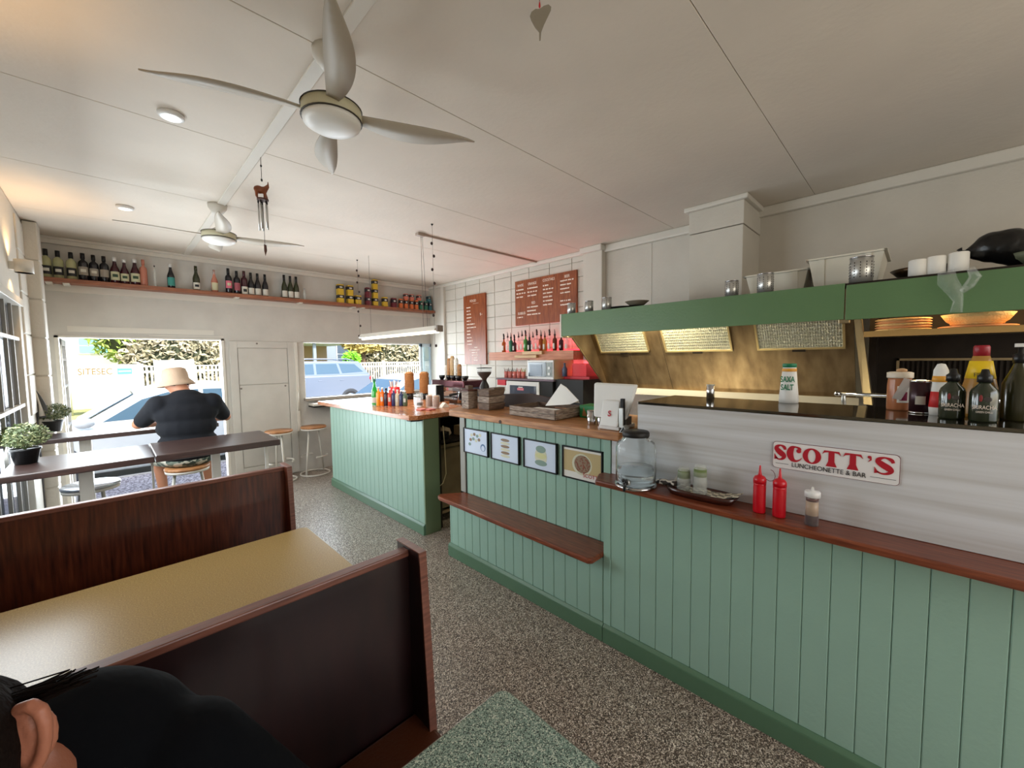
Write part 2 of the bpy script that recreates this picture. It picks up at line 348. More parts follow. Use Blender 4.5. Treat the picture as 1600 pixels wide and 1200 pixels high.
M().box(3.8, XR, 1.06, 1.5, 2.05, 2.745).put('lower_casing', WHITE, du, bev=.004)
M().box(3.795, XR, 1.055, 1.505, 2.752, ZC-.04).put('upper_casing', WHITE, du, bev=.004)
M().box(3.76, XR, 1.02, 1.54, ZC-.04, ZC).put('cornice', GLOSSW, du, bev=.01)
struct(M().box(XL-.2, -.1, YB-.15, YB, 0, ZC).box(3.3, XR+.15, YB-.15, YB, 0, ZC).box(-.1, 3.3, YB-.15, YB, 2.5, ZC).box(-.1, 3.3, YB-.15, YB, 0, .8), 'wall_back', WHITE, 'unseen white back wall with wide opening added to admit light')  # wall out of view, its opening added to let in sky light

# high shelf along the front wall
ZS = 2.54
hs = thing('high_shelf', 'long reddish timber shelf high on the front wall holding bottles', 'shelf', (2, YW, ZS))
M().box(-.46, XR-.02, YW-.19, YW, ZS-.045, ZS).put('shelf_board', SHELFW, hs, bev=.004)
for x in (-.42, -.3, 1.2, 2.75, 2.9, 1.97):
    M().box(x, x+.05, YW-.18, YW, ZS-.06, ZS-.045).put('bracket', GLOSSW, hs, bev=.003)
M().box(-.46, XR-.02, YW-.022, YW, ZS-.12, ZS-.045).put('wall_batten', GLOSSW, hs)

# ================================================================ counters
XF = 1.96
def boards(parent, x, y0, y1, z0, z1, m, pitch=.0905, flip=False):
    n = max(1, round((y1-y0)/pitch)); p = (y1-y0)/n; first = None
    for i in range(n):
        if first is None:
            b = M(); c = .0035
            b.prism([(x+.012, .0006), (x+c, .0006), (x, c+.0006), (x, p-c-.0006), (x+c, p-.0006), (x+.012, p-.0006)], 'z', z0, z1)
            b.v = [Vector((q.x, q.y+y0, q.z)) for q in b.v]
            first = b.put('board', m, parent)
        else:
            o = first.copy(); C.objects.link(o); o.parent = parent; o.location = Vector(first.location)+Vector((0, p*i, 0))
# section under the long ledge
c1 = thing('ordering_counter', 'long sage green boarded counter under the brown ledge at right', 'counter', (2.1, 0, 0))
M().box(XF+.012, 2.1, -1.6, 1.2, 0, .955).put('carcass', JOINT, c1)
boards(c1, XF, -1.58, 1.19, .105, .955, SAGE)
M().box(XF-.022, XF+.012, -1.6, 1.23, 0, .09).prism([(XF-.022, .09), (XF+.012, .09), (XF+.012, .108), (XF-.006, .108)], 'y', -1.6, 1.23).put('kickboard', KICK, c1, bev=.004)
M().box(XF-.004, XF+.11, 1.19, 1.235, .105, 1.19).put('corner_stile', SAGE, c1, bev=.003)
M().prism([(XF-.16, 1.19), (XF-.16, -1.6), (XF+.1, -1.6), (XF+.1, 1.215), (XF-.04, 1.245)], 'z', .968, .998).put('ledge', LEDGE, c1, bev=.008)
M().prism([(-1.6, 1.0), (1.185, 1.0), (1.185, 1.188), (1.03, 1.188), (1.03, 1.401), (-1.6, 1.401)], 'x', XF+.001, XF+.055).put('splash_panel', SPLASH, c1)
M().box(XF+.0, 2.42, -1.6, 1.03, 1.402, 1.415).put('bench_top', BENCH, c1, bev=.002)
M().box(XF+.06, 2.3, -1.6, 1.0, .3, 1.402).put('bench_body', DARKST, c1)
# low section with frames
XU = 2.07
c2 = thing('pickup_counter', 'sage green boarded counter with thick pine top and framed pictures', 'counter', (2.3, 1.9, 0))
M().box(XF+.012, 2.6, 1.24, 2.69, 0, .5).box(XU+.012, 2.6, 1.24, 2.67, .5, 1.19).put('carcass', JOINT, c2)
boards(c2, XF, 1.24, 2.71, .105, .49, SAGE)
boards(c2, XU, 1.24, 2.63, .53, 1.19, SAGE, .0865)
M().box(XF-.022, XF+.012, 1.232, 2.735, 0, .09).prism([(XF-.022, .09), (XF+.012, .09), (XF+.012, .108), (XF-.006, .108)], 'y', 1.232, 2.735).put('kickboard', KICK, c2, bev=.004)
M().box(XF, 2.6, 2.71, 2.725, .09, .49).put('end_panel', SAGE, c2)
M().box(XU-.01, XU+.03, 2.635, 2.70, .53, 1.19).put('end_post', mat('grey_painted_post', (150, 148, 140), .4), c2, bev=.004)
M().box(XU+.0, XU+.02, 2.622, 2.637, .53, 1.19).put('rubber_strip', BLACKM, c2)
M().prism([(1.83, 1.262), (1.85, 1.237), (XU+.005, 1.237), (XU+.005, 2.66), (1.9, 2.78), (1.865, 2.76), (1.85, 2.72)], 'z', .495, .528).put('low_shelf', LEDGE, c2, bev=.01, seg=3)
M().prism([(1.925, 1.12), (1.925, 2.66), (2.13, 2.80), (2.62, 2.80), (2.62, 1.04), (2.02, 1.04), (1.955, 1.12)], 'z', 1.192, 1.24).put('slab_top', SLAB, c2, bev=.006)
M().cyl((1.9225, 2.055, 1.206), .013, .003, 'x', 12).put('knot', mat('timber_knot', (70, 48, 36), .7), c2)
# bar island
c3 = thing('bar_island', 'sage green boarded bar island with orange timber top near the windows', 'counter', (2.3, 4.3, 0))
XI = 2.02; Y0, Y1 = 3.2, 5.42
M().box(XI+.012, XI+.16, Y0+.01, Y1, 0, 1.095).put('carcass', JOINT, c3)
boards(c3, XI, Y0+.012, Y1, .105, 1.095, SAGE, .1)
M().box(XI-.022, XI+.012, Y0, Y1, 0, .09).prism([(XI-.022, .09), (XI+.012, .09), (XI+.012, .108), (XI-.006, .108)], 'y', Y0, Y1).put('kickboard', KICK, c3, bev=.004)
M().box(XI+.001, XI+.17, Y0-.004, Y0+.012, 0, 1.095).put('end_panel', mat('olive_shaded_green_paint', (112, 128, 96), .4), c3, bev=.002)  # darker copy of the sage paint, shade put into its colour
M().prism([(1.9, Y0+.04), (1.97, Y0), (2.72, Y0), (2.72, 4.02), (2.92, 4.02), (2.92, Y1-.08), (1.84, Y1-.08)], 'z', 1.098, 1.14).put('bar_top', BARTOP, c3, bev=.003)
M().prism([(1.91, Y0+.03), (1.97, Y0+.004), (2.7, Y0+.004), (2.7, Y0+.1), (1.91, Y0+.1)], 'z', 1.086, 1.098).put('edge_band', BLACKM, c3)  # black strip standing in for the shade under the bar top's end
# back-of-bar fridge and shelving seen at the island end
bf = thing('underbar_cabinet', 'steel underbar cabinet with cable at the end of the bar island', 'cabinet', (2.5, 3.6, 0))
SHADES = mat('brown_grey_cabinet_steel', (122, 108, 84), .4, .5, vary=.2)
M().box(2.19, 2.24, 3.24, 3.9, 0, 1.08).box(2.62, 2.68, 3.3, 3.9, 0, 1.08).box(2.19, 2.68, 3.88, 3.9, 0, 1.08).put('side_frame', DARKST, bf)
M().box(2.24, 2.52, 3.30, 3.34, .16, .78).put('door', SHADES, bf, bev=.004)
M().box(2.24, 2.62, 3.26, 3.3, .78, .81).put('rail', HOODL, bf)
M().box(2.22, 2.62, 3.24, 3.9, .83, .86).put('shelf', DARKST, bf)
M().box(2.22, 2.66, 3.27, 3.3, .12, .145).put('lower_rail', HOODL, bf)
M().tube([AY(692, 665, 3.24), AY(695, 700, 3.23), AY(697, 740, 3.23), AY(692, 755, 3.24), AY(681, 764, 3.25)], .005).put('cable', CREAM, bf)
M().box(2.56, 2.68, 3.23, 3.28, .12, .8).put('post', SHADES, bf)
o = M().box(2.53, 2.61, 3.30, 3.42, .861, .96); tag(o.put('cardboard_box', mat('tan_cardboard', (176, 150, 110), .8), bev=.004), 'small tan cardboard box on shelf under bar island end', 'box')
o = M().lathe([(.07, 0), (.09, .02), (.075, .07), (.02, .09)], (2.42, 3.46, .861), 14); tag(o.put('folded_cloth', mat('pale_cloth', (176, 160, 140), .9, bump=.5)), 'pale folded cloth on dark shelf under bar island', 'cloth')
o = M().box(2.29, 2.37, 3.28, 3.36, .861, .93).cyl((2.33, 3.275, .9), .02, .01, 'y', 10); tag(o.put('power_adapter', BLACK, bev=.004), 'black power adapter on shelf with cable under bar island', 'adapter')

# pictures
def frame_pic(y, nm, label, kind):
    f = thing('picture_frame', label, 'picture', (XU, y, .878), 'framed food pictures on the counter front')
    w2, h = .152, .207; z0 = .878; x = XU-.02
    M().box(x, XU-.0005, y-w2, y+w2, z0, z0+.008).box(x, XU-.0005, y-w2, y+w2, z0+h-.008, z0+h).box(x, XU-.0005, y-w2, y-w2+.009, z0, z0+h).box(x, XU-.0005, y+w2-.009, y+w2, z0, z0+h).put('frame', BLACK, f, bev=.001, seg=1)
    M().box(x+.008, x+.012, y-w2+.008, y+w2-.008, z0+.007, z0+h-.007).put('print', mat('pale_blue_print' if kind < 3 else 'cream_print', (205, 216, 232) if kind < 3 else (226, 222, 214), .45), f)
    zc = z0+h/2; xx = x+.0075
    def disc(yy, zz, ry, rz, m, n=18, dx=0): return M().lathe([(1, 0), (.7, .0012)], (xx-dx, yy, zz), n, 'x', sx=1).put('shape', m, f)
    def el(yy, zz, ry, rz, m, dx=0, name='illustration'):
        vs = [(xx-dx, yy+ry*cos(2*pi*k/18), zz+rz*sin(2*pi*k/18)) for k in range(18)]
        M().add(vs+[(p[0]+.0004, p[1], p[2]) for p in vs], [tuple(range(18))]+[(k, (k+1) % 18, 18+(k+1) % 18, 18+k) for k in range(18)]).put(name, m, f)
    a = mat('print_cream', (206, 204, 178), .6); b = mat('print_brown', (140, 116, 92), .6); g = mat('print_sage', (128, 152, 140), .6); u = mat('print_blue', (100, 128, 164), .6)
    if kind == 0:
        for k in range(9): el(y+.05-.035*(k % 4)+.012*(k//4), zc+.05-.038*(k//4)+.01*(k % 2), .016, .013, (a, b, g)[k % 3], .0002*k)
        el(y-.09, zc-.035, .03, .03, u, .0005); el(y-.09, zc-.04, .02, .022, MATS['pale_blue_print'], .001)
    if kind == 1:
        for k in range(6): el(y-.005, zc-.06+.024*k, .05-.003*(k % 2), .011, (a, b, a, b, a, b)[k], .0002*k)
    if kind == 2:
        el(y-.01, zc-.005, .055, .065, a); el(y-.01, zc+.045, .045, .025, g, .0004); el(y-.01, zc-.05, .055, .02, g, .0006); el(y-.01, zc-.0, .05, .02, mat('print_yellow', (206, 204, 150), .6), .0008)
    if kind == 3:
        M().box(xx, xx+.002, y-w2+.012, y+w2-.012, zc-.055, zc+.08).put('backdrop', mat('print_tan', (190, 168, 120), .6), f)
        el(y, zc+.0, .075, .068, a, .0004); el(y-.004, zc+.002, .062, .057, b, .0007)
        rr = random.Random(3); fm = M()
        for k in range(60):
            t = rr.random()*6.28; q = math.sqrt(rr.random())*.054
            fm.ell((xx-.0012, y-.004+q*cos(t), zc+.002+q*sin(t)), .0005, .005, .0045, 6, 4)
        fm.put('topping', mat('print_red_brown', (142, 78, 58), .6), f, kind='stuff')
        text("SCOTT'S", 'lettering', REDINK, f, (xx-.0022, y-.075, zc-.066), .034, ROTX, .0002)
    return f
frame_pic(2.49, 0, 'black framed print of several small dishes, farthest of four on counter', 0)
frame_pic(2.152, 1, 'black framed print of a layered sandwich, second from far end', 1)
frame_pic(1.805, 2, 'black framed print of a green layered burger, third from far end', 2)
frame_pic(1.456, 3, 'black framed print of round topped dish on cream, nearest of four', 3)

# sign on the splashback ------------------------------------------------
sg = thing('shop_sign', 'white rounded sign with red lettering on pale splashback', 'sign', (XF, .22, 1.18))
def rrect(y0, y1, z0, z1, r, n=5):
    pts = []
    for cy, cz, a0 in ((y1-r, z1-r, 0), (y0+r, z1-r, 90), (y0+r, z0+r, 180), (y1-r, z0+r, 270)):
        for k in range(n+1): a = radians(a0+90*k/n); pts.append((cy+r*cos(a), cz+r*sin(a)))
    return pts
M().prism(rrect(.027, .414, 1.180, 1.291, .014), 'x', XF-.0035, XF+.0005).put('border', mat('sign_border', (110, 40, 50), .4), sg)
M().prism(rrect(.0285, .4125, 1.1815, 1.2895, .013), 'x', XF-.0045, XF-.003).put('panel', mat('sign_white', (232, 230, 230), .35), sg)
SX = XF-.0062
def sgp(u, v): return (SX, .404-u, 1.216+v)            # u to the right, v up, metres
def ringpoly(name, cu, cv, ru, rv, iu, iv, du=0, n=28):
    vs = []; fs = []
    for k in range(n):
        a = 2*pi*k/n
        vs.append(sgp(cu+ru*cos(a), cv+rv*sin(a))); vs.append(sgp(cu+du+iu*cos(a), cv+iv*sin(a)))
    m = len(vs); vs += [(p[0]+.0015, p[1], p[2]) for p in vs]
    for k in range(n):
        a, b = 2*k, 2*((k+1) % n); fs += [(a, b, b+1, a+1), (m+a, m+b, b, a), (a+1, b+1, m+b+1, m+a+1)]
    return M().add(vs, fs).put(name, REDINK, sg)
def stroke(path, cap=None):
    # path: list of (u, v, halfwidth, angle) -> ribbon with variable width
    L = []; R_ = []
    for i, (u, v, h) in enumerate(path):
        a = path[max(i-1, 0)]; b = path[min(i+1, len(path)-1)]
        dx, dy = b[0]-a[0], b[1]-a[1]; q = math.hypot(dx, dy) or 1; nx, ny = -dy/q, dx/q
        L.append(sgp(u+nx*h, v+ny*h)); R_.append(sgp(u-nx*h, v-ny*h))
    n = len(L); vs = L+R_; vs += [(p[0]+.0015, p[1], p[2]) for p in vs]
    fs = []
    for i in range(n-1): fs += [(i, i+1, n+i+1, n+i), (2*n+i, 2*n+i+1, i+1, i), (n+i, n+i+1, 3*n+i+1, 3*n+i)]
    return M().add(vs, fs)
def cr(pts, n=6):   # Catmull-Rom through (u, v, h)
    out = []; P = [pts[0]]+pts+[pts[-1]]
    for i in range(1, len(P)-2):
        for k in range(n):
            t = k/n; out.append(tuple(.5*(2*P[i][j]+(P[i+1][j]-P[i-1][j])*t+(2*P[i-1][j]-5*P[i][j]+4*P[i+1][j]-P[i+2][j])*t*t+(-P[i-1][j]+3*P[i][j]-3*P[i+1][j]+P[i+2][j])*t**3) for j in range(3)))
    out.append(pts[-1]); return out
def letS(u, k=1):
    b = stroke(cr([(u+k*(a-u), v, h) for a, v, h in [(u+.043, .044, .0045), (u+.038, .055, .0055), (u+.024, .0605, .003), (u+.012, .055, .006), (u+.009, .045, .0085), (u+.019, .034, .0105), (u+.033, .023, .0105), (u+.0385, .014, .0075), (u+.031, .004, .0045), (u+.018, .0015, .0028), (u+.007, .007, .003)]]))
    b.prism([(.404-u-.0005, 1.216), (.404-u-.0005, 1.216+.024), (.404-u-.007, 1.216+.013), (.404-u-.014, 1.216+.004)], 'x', SX, SX+.0015)
    b.put('letter', REDINK, sg)
def letT(u):
    q = lambda a, b: (.404-u-a, 1.216+b)
    M().prism([q(.0, .046), q(.006, .0615), q(.052, .0615), q(.058, .046), q(.050, .053), q(.038, .0555), q(.0385, .02), q(.046, .0), q(.012, .0), q(.0195, .02), q(.020, .0555), q(.008, .053)], 'x', SX, SX+.0015).put('letter', REDINK, sg)
letS(-.0035, .88)
stroke(cr([(.078, .043, .006), (.083, .054, .0055), (.070, .0605, .0028), (.057, .054, .0085), (.051, .032, .0115), (.057, .011, .0095), (.070, .0025, .0045), (.084, .009, .002), (.091, .018, .001)])).ell(sgp(.0805, .045), .001, .0085, .0085, 12, 6).put('letter', REDINK, sg)
ringpoly('letter', .1235, .0315, .030, .031, .0125, .0255)
letT(.156); letT(.2195)
M().ell(sgp(.295, .056), .0012, .0058, .0058, 12, 6).prism([(.404-.3005, 1.272), (.404-.301, 1.262), (.404-.291, 1.253), (.404-.296, 1.264)], 'x', SX, SX+.0015).put('apostrophe', REDINK, sg)
letS(.3085, 1.17)
text('LUNCHEONETTE & BAR', 'lettering', BLACKINK, sg, (SX, .2315, 1.201), .0255, ROTX, .0004, sx=.84)
for a, b in ((.357, .402), (.036, .105)): M().box(SX, SX+.001, a, b, 1.2, 1.2012).put('rule', BLACKINK, sg)

# ================================================================ booths and tables
def booth(name, y, label, x1=.70, mt=BOOTH, front=None, seats=(1, 1)):
    t = thing('booth_partition', label, 'booth', (.1, y, 0), 'double-sided booth benches')
    M().box(XL+.005, x1-.02, y-.016, y+.016, .02, 1.0).put('back_panel', mt, t)
    M().box(XL+.005, x1-.02, y-.02, y+.02, 1.0, 1.022).put('top_rail', RAIL, t, bev=.004)
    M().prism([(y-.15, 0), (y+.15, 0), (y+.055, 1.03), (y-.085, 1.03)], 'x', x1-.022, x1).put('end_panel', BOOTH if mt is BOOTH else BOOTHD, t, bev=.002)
    M().hexa([(x1-.024, y-.153, 0), (x1+.002, y-.153, 0), (x1+.002, y-.147, 0), (x1-.024, y-.147, 0), (x1-.024, y-.088, 1.03), (x1+.002, y-.088, 1.03), (x1+.002, y-.082, 1.03), (x1-.024, y-.082, 1.03)]).box(x1-.024, x1+.002, y-.088, y+.058, 1.03, 1.034).put('edge_strip', RAIL, t)
    for s, k in ((-1, seats[0]), (1, seats[1])):
        if not k: continue
        a, b = sorted((y+s*.02, y+s*.42))
        M().box(XL+.01, x1, a, b, .4, .455).put('seat', SEATM, t, bev=.014, seg=3)
        M().box(XL+.01, x1-.03, a+(.05 if s < 0 else 0), b-(.05 if s > 0 else 0), 0, .4).put('seat_base', BOOTHD, t)
    return t
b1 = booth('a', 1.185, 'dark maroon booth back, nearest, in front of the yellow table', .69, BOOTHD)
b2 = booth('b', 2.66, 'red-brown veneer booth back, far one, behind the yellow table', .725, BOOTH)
def booth_table(y0, y1, x1, top, label):
    t = thing('booth_table', label, 'table', (.1, (y0+y1)/2, 0), 'laminate booth tables')
    def rr(x0, x1, ya, yb, r):
        pts = [(x0, ya), (x0, yb)] if True else 0
        for cx, cy, a0 in ((x1-r, yb-r, 90), (x1-r, ya+r, 0)):
            for k in range(7): a = radians(a0-15*k); pts.append((cx+r*cos(a), cy+r*sin(a)))
        return pts
    M().prism(rr(XL+.01, x1, y0, y1, .035), 'z', .718, .7485).put('edge_band', mat('aluminium_table_edge', (150, 140, 128), .3, .7), t, bev=.003)
    M().prism(rr(XL+.012, x1-.005, y0+.005, y1-.005, .031), 'z', .72, .75).put('table_top', top, t)
    ym = (y0+y1)/2
    M().box(x1-.35, x1-.29, ym-.03, ym+.03, .02, .718).box(x1-.45, x1-.19, ym-.03, ym+.03, 0, .03).put('pedestal', BLACKM, t, bev=.004)
booth_table(1.66, 2.325, .716, YELLOW, 'yellow flecked booth table between the two booth backs')
booth_table(.12, .775, .722, GREENT, 'green mosaic booth table corner in the foreground')

def high_table(x0, x1, y0, y1, z, label, legs, joint=None, skew=0):
    t = thing('high_table', label, 'table', ((x0+x1)/2, (y0+y1)/2, 0), 'dark topped high tables')
    if joint:
        M().box(x0, joint-.002, y0, y1, z-.042, z).put('table_top', DARKTOP, t, bev=.006)
        M().prism([(joint+.002, y0-.012), (x1, y0-.012), (x1-.0, y1), (joint+.002, y1)], 'z', z-.042, z+.006).put('table_top', DARKTOP, t, bev=.006)
    else: M().box(x0, x1, y0, y1, z-.042, z).put('table_top', DARKTOP, t, bev=.006)
    for x, y, a in legs:
        M().box(x-a, x+a, y-a, y+a, 0, z-.042).put('leg', GLOSSW, t, bev=.004)
    return t
LX = AZ(130, 735, .9)
high_table(XL+.01, .97, 3.72, 4.34, 1.0, 'long dark topped high table nearest, with two joined tops', [(-.155, 4.0, .035), (.57, 4.0, .028), (.19, 4.1, .007), (.90, 3.86, .012)], joint=.19)
high_table(XL+.01, .80, 5.29, 5.72, 1.0, 'dark topped high table at the street door, where the man leans', [(-.2, 5.52, .04)])

def stool(x, y, label, seatm, zs=.7, rot=0):
    t = thing('bar_stool', label, 'stool', (x, y, 0), 'round bar stools')
    M().lathe([(.02, zs-.028), (.165, zs-.028), (.172, zs-.018), (.172, zs-.008), (.165, zs), (.001, zs)], (x, y, 0), 28).put('seat', seatm, t)
    M().lathe([(.165, zs-.05), (.168, zs-.028), (.15, zs-.028), (.15, zs-.05)], (x, y, 0), 28).put('seat_rim', GLOSSW, t)
    def ring(r, z, a0, a1, n): return [(x+r*cos(a0+(a1-a0)*k/n), y+r*sin(a0+(a1-a0)*k/n), z) for k in range(n+1)]
    M().tube(ring(.195, .012, 0, 2*pi, 28), .011, 8, False).put('base_ring', GLOSSW, t)
    for a in (rot, rot+pi):
        M().tube([(x+.17*cos(a)*.6, y+.17*sin(a)*.6, zs-.045), (x+.19*cos(a), y+.19*sin(a), .016)], .013).put('leg', GLOSSW, t)
    for a in (rot+pi/2, rot-pi/2):
        M().tube(ring(.17, .27, a-.8, a+.8, 8), .011).put('footrest', GLOSSW, t)
    return t
OAK = ramp_tex('orange_oak_seat', 'noise', 9, [(.3, (150, 96, 54)), (.7, (188, 134, 86))], .45, stretch=(1, 8, 1))
stool(2.06, 6.19, 'oak seated white bar stool beside the green bar island', OAK, .705, .6)
stool(1.60, 6.17, 'oak seated white bar stool in front of boarded door leaf', OAK, .705, 1.6)
stool(.47, 4.83, 'bar stool under the seated man in the hat', OAK, .68, .3)
M_ALU = mat('brushed_pale_metal_seat', (186, 190, 196), .25, .8)
stool(-.155, 4.62, 'pale metal topped stool behind the nearer high table leg', M_ALU, .70, 1)

# ================================================================ range hood and cook line
hd = thing('range_hood', 'long green fronted steel range hood over the kitchen bench', 'hood', (3.6, .6, 1.37))
YH0, YH1 = -1.3, 2.35; XH = 3.0; ZH0, ZH1 = 1.85, 2.055
M().box(XH, XH+.012, .305, YH1, ZH0, ZH1).put('fascia', HOODG, hd, bev=.002)
M().box(XH-.002, XH+.012, YH0, .298, ZH0-.004, ZH1-.012).put('fascia', HOODG, hd, bev=.002)
M().box(XH-.004, XH+.02, YH1-.001, YH1+.012, ZH0-.01, ZH1).put('edge_trim', GLOSSW, hd)
M().box(XH+.012, XR-.015, YH0, YH1-.002, ZH1-.02, ZH1).put('roof', DARKST, hd)
M().prism([(XH+.012, ZH1-.02), (XH+.012, ZH0), (3.157, ZH0), (3.745, 1.336), (3.80, 1.336), (3.80, ZH1-.02)], 'y', YH1-.012, YH1).put('cheek', HOODS, hd)
M().tube([(XH+.02, YH1-.006, ZH0-.002), (3.157, YH1-.006, ZH0-.004), (3.745, YH1-.006, 1.336)], .009, 6).put('cheek_edge', HOODL, hd)
# sloping back plane from (3.37,2.02) down to (3.775,1.371)
SA = Vector((3.37, 0, 2.02)); SB = Vector((3.795, 0, 1.335)); SD = (SB-SA).normalized(); SN = Vector((SD.z, 0, -SD.x))
if SN.x > 0: SN = -SN
def onslope(y, t, o=0): q = SA+SD*t+SN*o; return Vector((q.x, y, q.z))
SL = (SB-SA).length
M().hexa([onslope(.30, 0, 0), onslope(YH1-.012, 0, 0), onslope(YH1-.012, 0, -.02), onslope(.30, 0, -.02), onslope(.30, SL, 0), onslope(YH1-.012, SL, 0), onslope(YH1-.012, SL, -.02), onslope(.30, SL, -.02)]).put('back_slope', HOODS, hd)
def slope_hit(x, y):   # sight line on the slope plane
    d = ray(x, y); c = Vector((0, 0, H)); q = c+d*((SA-c).dot(SN)/d.dot(SN)); return q.y, (q-SA).dot(SD)
for (xa, xb, yb) in ((932, 1016, 551), (1037, 1146, 549), (1180, 1322, 545)):
    ya, _ = slope_hit(xa+ (4 if xa > 1000 else 8), yb); y2, t1 = slope_hit(xb, yb-2)
    fr = M()
    def slab(mm, y0, y1, t0, t1, o0, o1): mm.hexa([onslope(y0, t0, o0), onslope(y1, t0, o0), onslope(y1, t1, o0), onslope(y0, t1, o0), onslope(y0, t0, o1), onslope(y1, t0, o1), onslope(y1, t1, o1), onslope(y0, t1, o1)])
    yy0, yy1 = min(ya, y2), max(ya, y2)
    slab(fr, yy0, yy1, .0, .012, .001, .018); slab(fr, yy0, yy1, t1-.014, t1, .001, .018); slab(fr, yy0, yy0+.014, .0, t1, .001, .018); slab(fr, yy1-.014, yy1, 0, t1, .001, .018)
    f_ = fr.put('filter_frame', mat('filter_frame_metal', (206, 184, 136), .3, .8), hd)
    g = M(); n = 34; k = 14
    slab(g, yy0+.014, yy1-.014, .012, t1-.014, .001, .006)
    for i in range(n): a = yy0+.016+(yy1-yy0-.032)*i/(n-1); slab(g, a-.002, a+.002, .012, t1-.014, .006, .012)
    for i in range(k): a = .014+(t1-.03)*i/(k-1); slab(g, yy0+.014, yy1-.014, a-.002, a+.002, .006, .014)
    g.put('filter_mesh', FILT, f_, kind='stuff')
    hm = M(); ym = (yy0+yy1)/2; slab(hm, ym-.04, ym+.04, t1-.002, t1+.016, .001, .02); hm.put('filter_clip', DARKST, f_)
for ys_ in (1.63, 1.97): 
    mm = M(); slab(mm, ys_-.001, ys_+.001, .2, SL, .0, .0015); mm.put('seam', DARKST, hd)
M().box(3.76, 3.82, .28, YH1-.012, 1.275, 1.336).put('drip_tray', mat('cream_steel_lip', (206, 196, 176), .35, .4), hd)
M().box(3.02, 3.06, .28, .33, ZH0-.02, ZH1-.03).hexa([(3.37, .27, 2.0), (3.40, .31, 2.0), (3.46, .31, 2.0), (3.43, .27, 2.0), (3.66, .20, 1.30), (3.69, .25, 1.30), (3.78, .25, 1.30), (3.75, .20, 1.30)]).put('post', HOODL, hd, bev=.003)
light('AREA', 'hood_lamp', (3.12, 1.6, 2.0), 19, (1, .88, .6), (0, radians(-25), 0), shape='RECTANGLE', size=.1, size_y=.6)
# second bay: warming shelf with baskets, grille behind
wb = thing('warming_station', 'dark steel cooking bay with lit shelf and finned grille at right', 'oven', (3.8, -.5, 1.1))
M().box(3.95, 4.0, -1.3, .24, 1.2, 2.02).box(3.78, 4.0, .2, .24, 1.2, 2.02).put('back_panel', DARKST, wb)
M().box(3.36, 3.94, -1.3, .235, 1.765, 1.785).put('shelf', HOODL, wb, bev=.003)
M().box(3.35, 3.362, -1.3, .24, 1.755, 1.79).put('shelf_lip', mat('warm_steel_lip', (210, 170, 110), .3, .6), wb)
gy0, gy1 = -1.25, .1
M().box(3.93, 3.95, gy0, gy1, 1.60, 1.615).box(3.93, 3.95, gy1-.015, gy1, 1.25, 1.615).put('grille_frame', HOODL, wb)
for i in range(54):
    y = gy0+.012+i*.0245
    if i == 0: gb = M().box(3.935, 3.95, y, y+.011, 1.25, 1.6).put('fin', DARKST, wb)
    else:
        o = gb.copy(); C.objects.link(o); o.parent = wb; o.location = Vector(gb.location)+Vector((0, .0245*i, 0))
o = thing('oven_rail', 'long steel bar rail with round end knob behind the bench', 'rail', (2.9, -.3, 1.36))
p0 = AX(1308, 615, 3.2); p1 = AX(1600, 628, 3.2)
M().tube([p0, p1], .011).put('bar', CHROME, o); M().ell(p0, .017, .017, .017).put('knob', CHROME, o)
M().tube([p0+Vector((0, -.03, 0)), p0+Vector((.06, -.03, -.12))], .012).tube([p1+Vector((0, .1, 0)), p1+Vector((.06, .1, -.12))], .012).put('bracket', STEEL, o)
rg = thing('cooking_range', 'dark steel cooking range under the hood', 'stove', (3.6, .3, 0))
M().box(3.2, 3.9, -1.3, 2.2, 0, .92).put('body', DARKST, rg)
M().box(3.2, 3.9, -1.3, 2.2, .92, .93).put('cooktop', STEEL, rg, bev=.003)
light('AREA', 'basket_heat_lamp', (3.5, -.35, 2.0), 7, (1, .68, .32), (0, 0, 0), shape='RECTANGLE', size=.12, size_y=1.1)

# woven serving baskets on the warming shelf
BASK = mat('golden_woven_basket', (236, 200, 136), .6, bump=.6, bscale=120); BASKO = mat('orange_basket', (224, 160, 110), .55)
def basket(x, y, z, r, m, label, h=.018, deep=False):
    t = thing('serving_basket', label, 'basket', (x, y, z), 'serving baskets on warming shelf')
    if deep: M().lathe([(r*.62, 0), (r*.82, .03), (r, .07), (r*1.03, .07), (r*.86, .03), (r*.6, .004), (.001, .004)], (x, y, z), 28).put('bowl', m, t)
    else: M().lathe([(r*.7, 0), (r, h), (r*1.03, h+.002), (r*1.03, h-.003), (r*.72, -.0), (.001, .002)], (x, y, z), 28).put('bowl', m, t)
    for k in range(3): M().lathe([(r*(.74+.1*k) if deep else r*(.8+.08*k), .012+.018*k if deep else .004+.005*k), (r*(.76+.1*k) if deep else r*(.82+.08*k), .017+.018*k if deep else .007+.005*k)], (x, y, z), 28).put('weave_band', m, t)
z = 1.786
for i in range(5): basket(3.52, .07, z+i*.0155, .125, BASKO if i % 2 else BASK, 'flat round basket, left stack on warming shelf, %s' % ['at the bottom', 'second from bottom', 'in the middle', 'second from top', 'on top'][i], h=.012)
basket(3.52, -.235, z, .15, BASKO, 'flat orange basket under the deep woven basket', h=.012)
basket(3.52, -.235, z+.014, .14, BASK, 'deep golden woven basket in middle of warming shelf', deep=True)
for i in range(5): basket(3.52, -.60, z+i*.0165, .135, BASKO, 'flat orange basket, right stack on warming shelf, %s' % ['at the bottom', 'second from bottom', 'in the middle', 'second from top', 'on top'][i], h=.013)

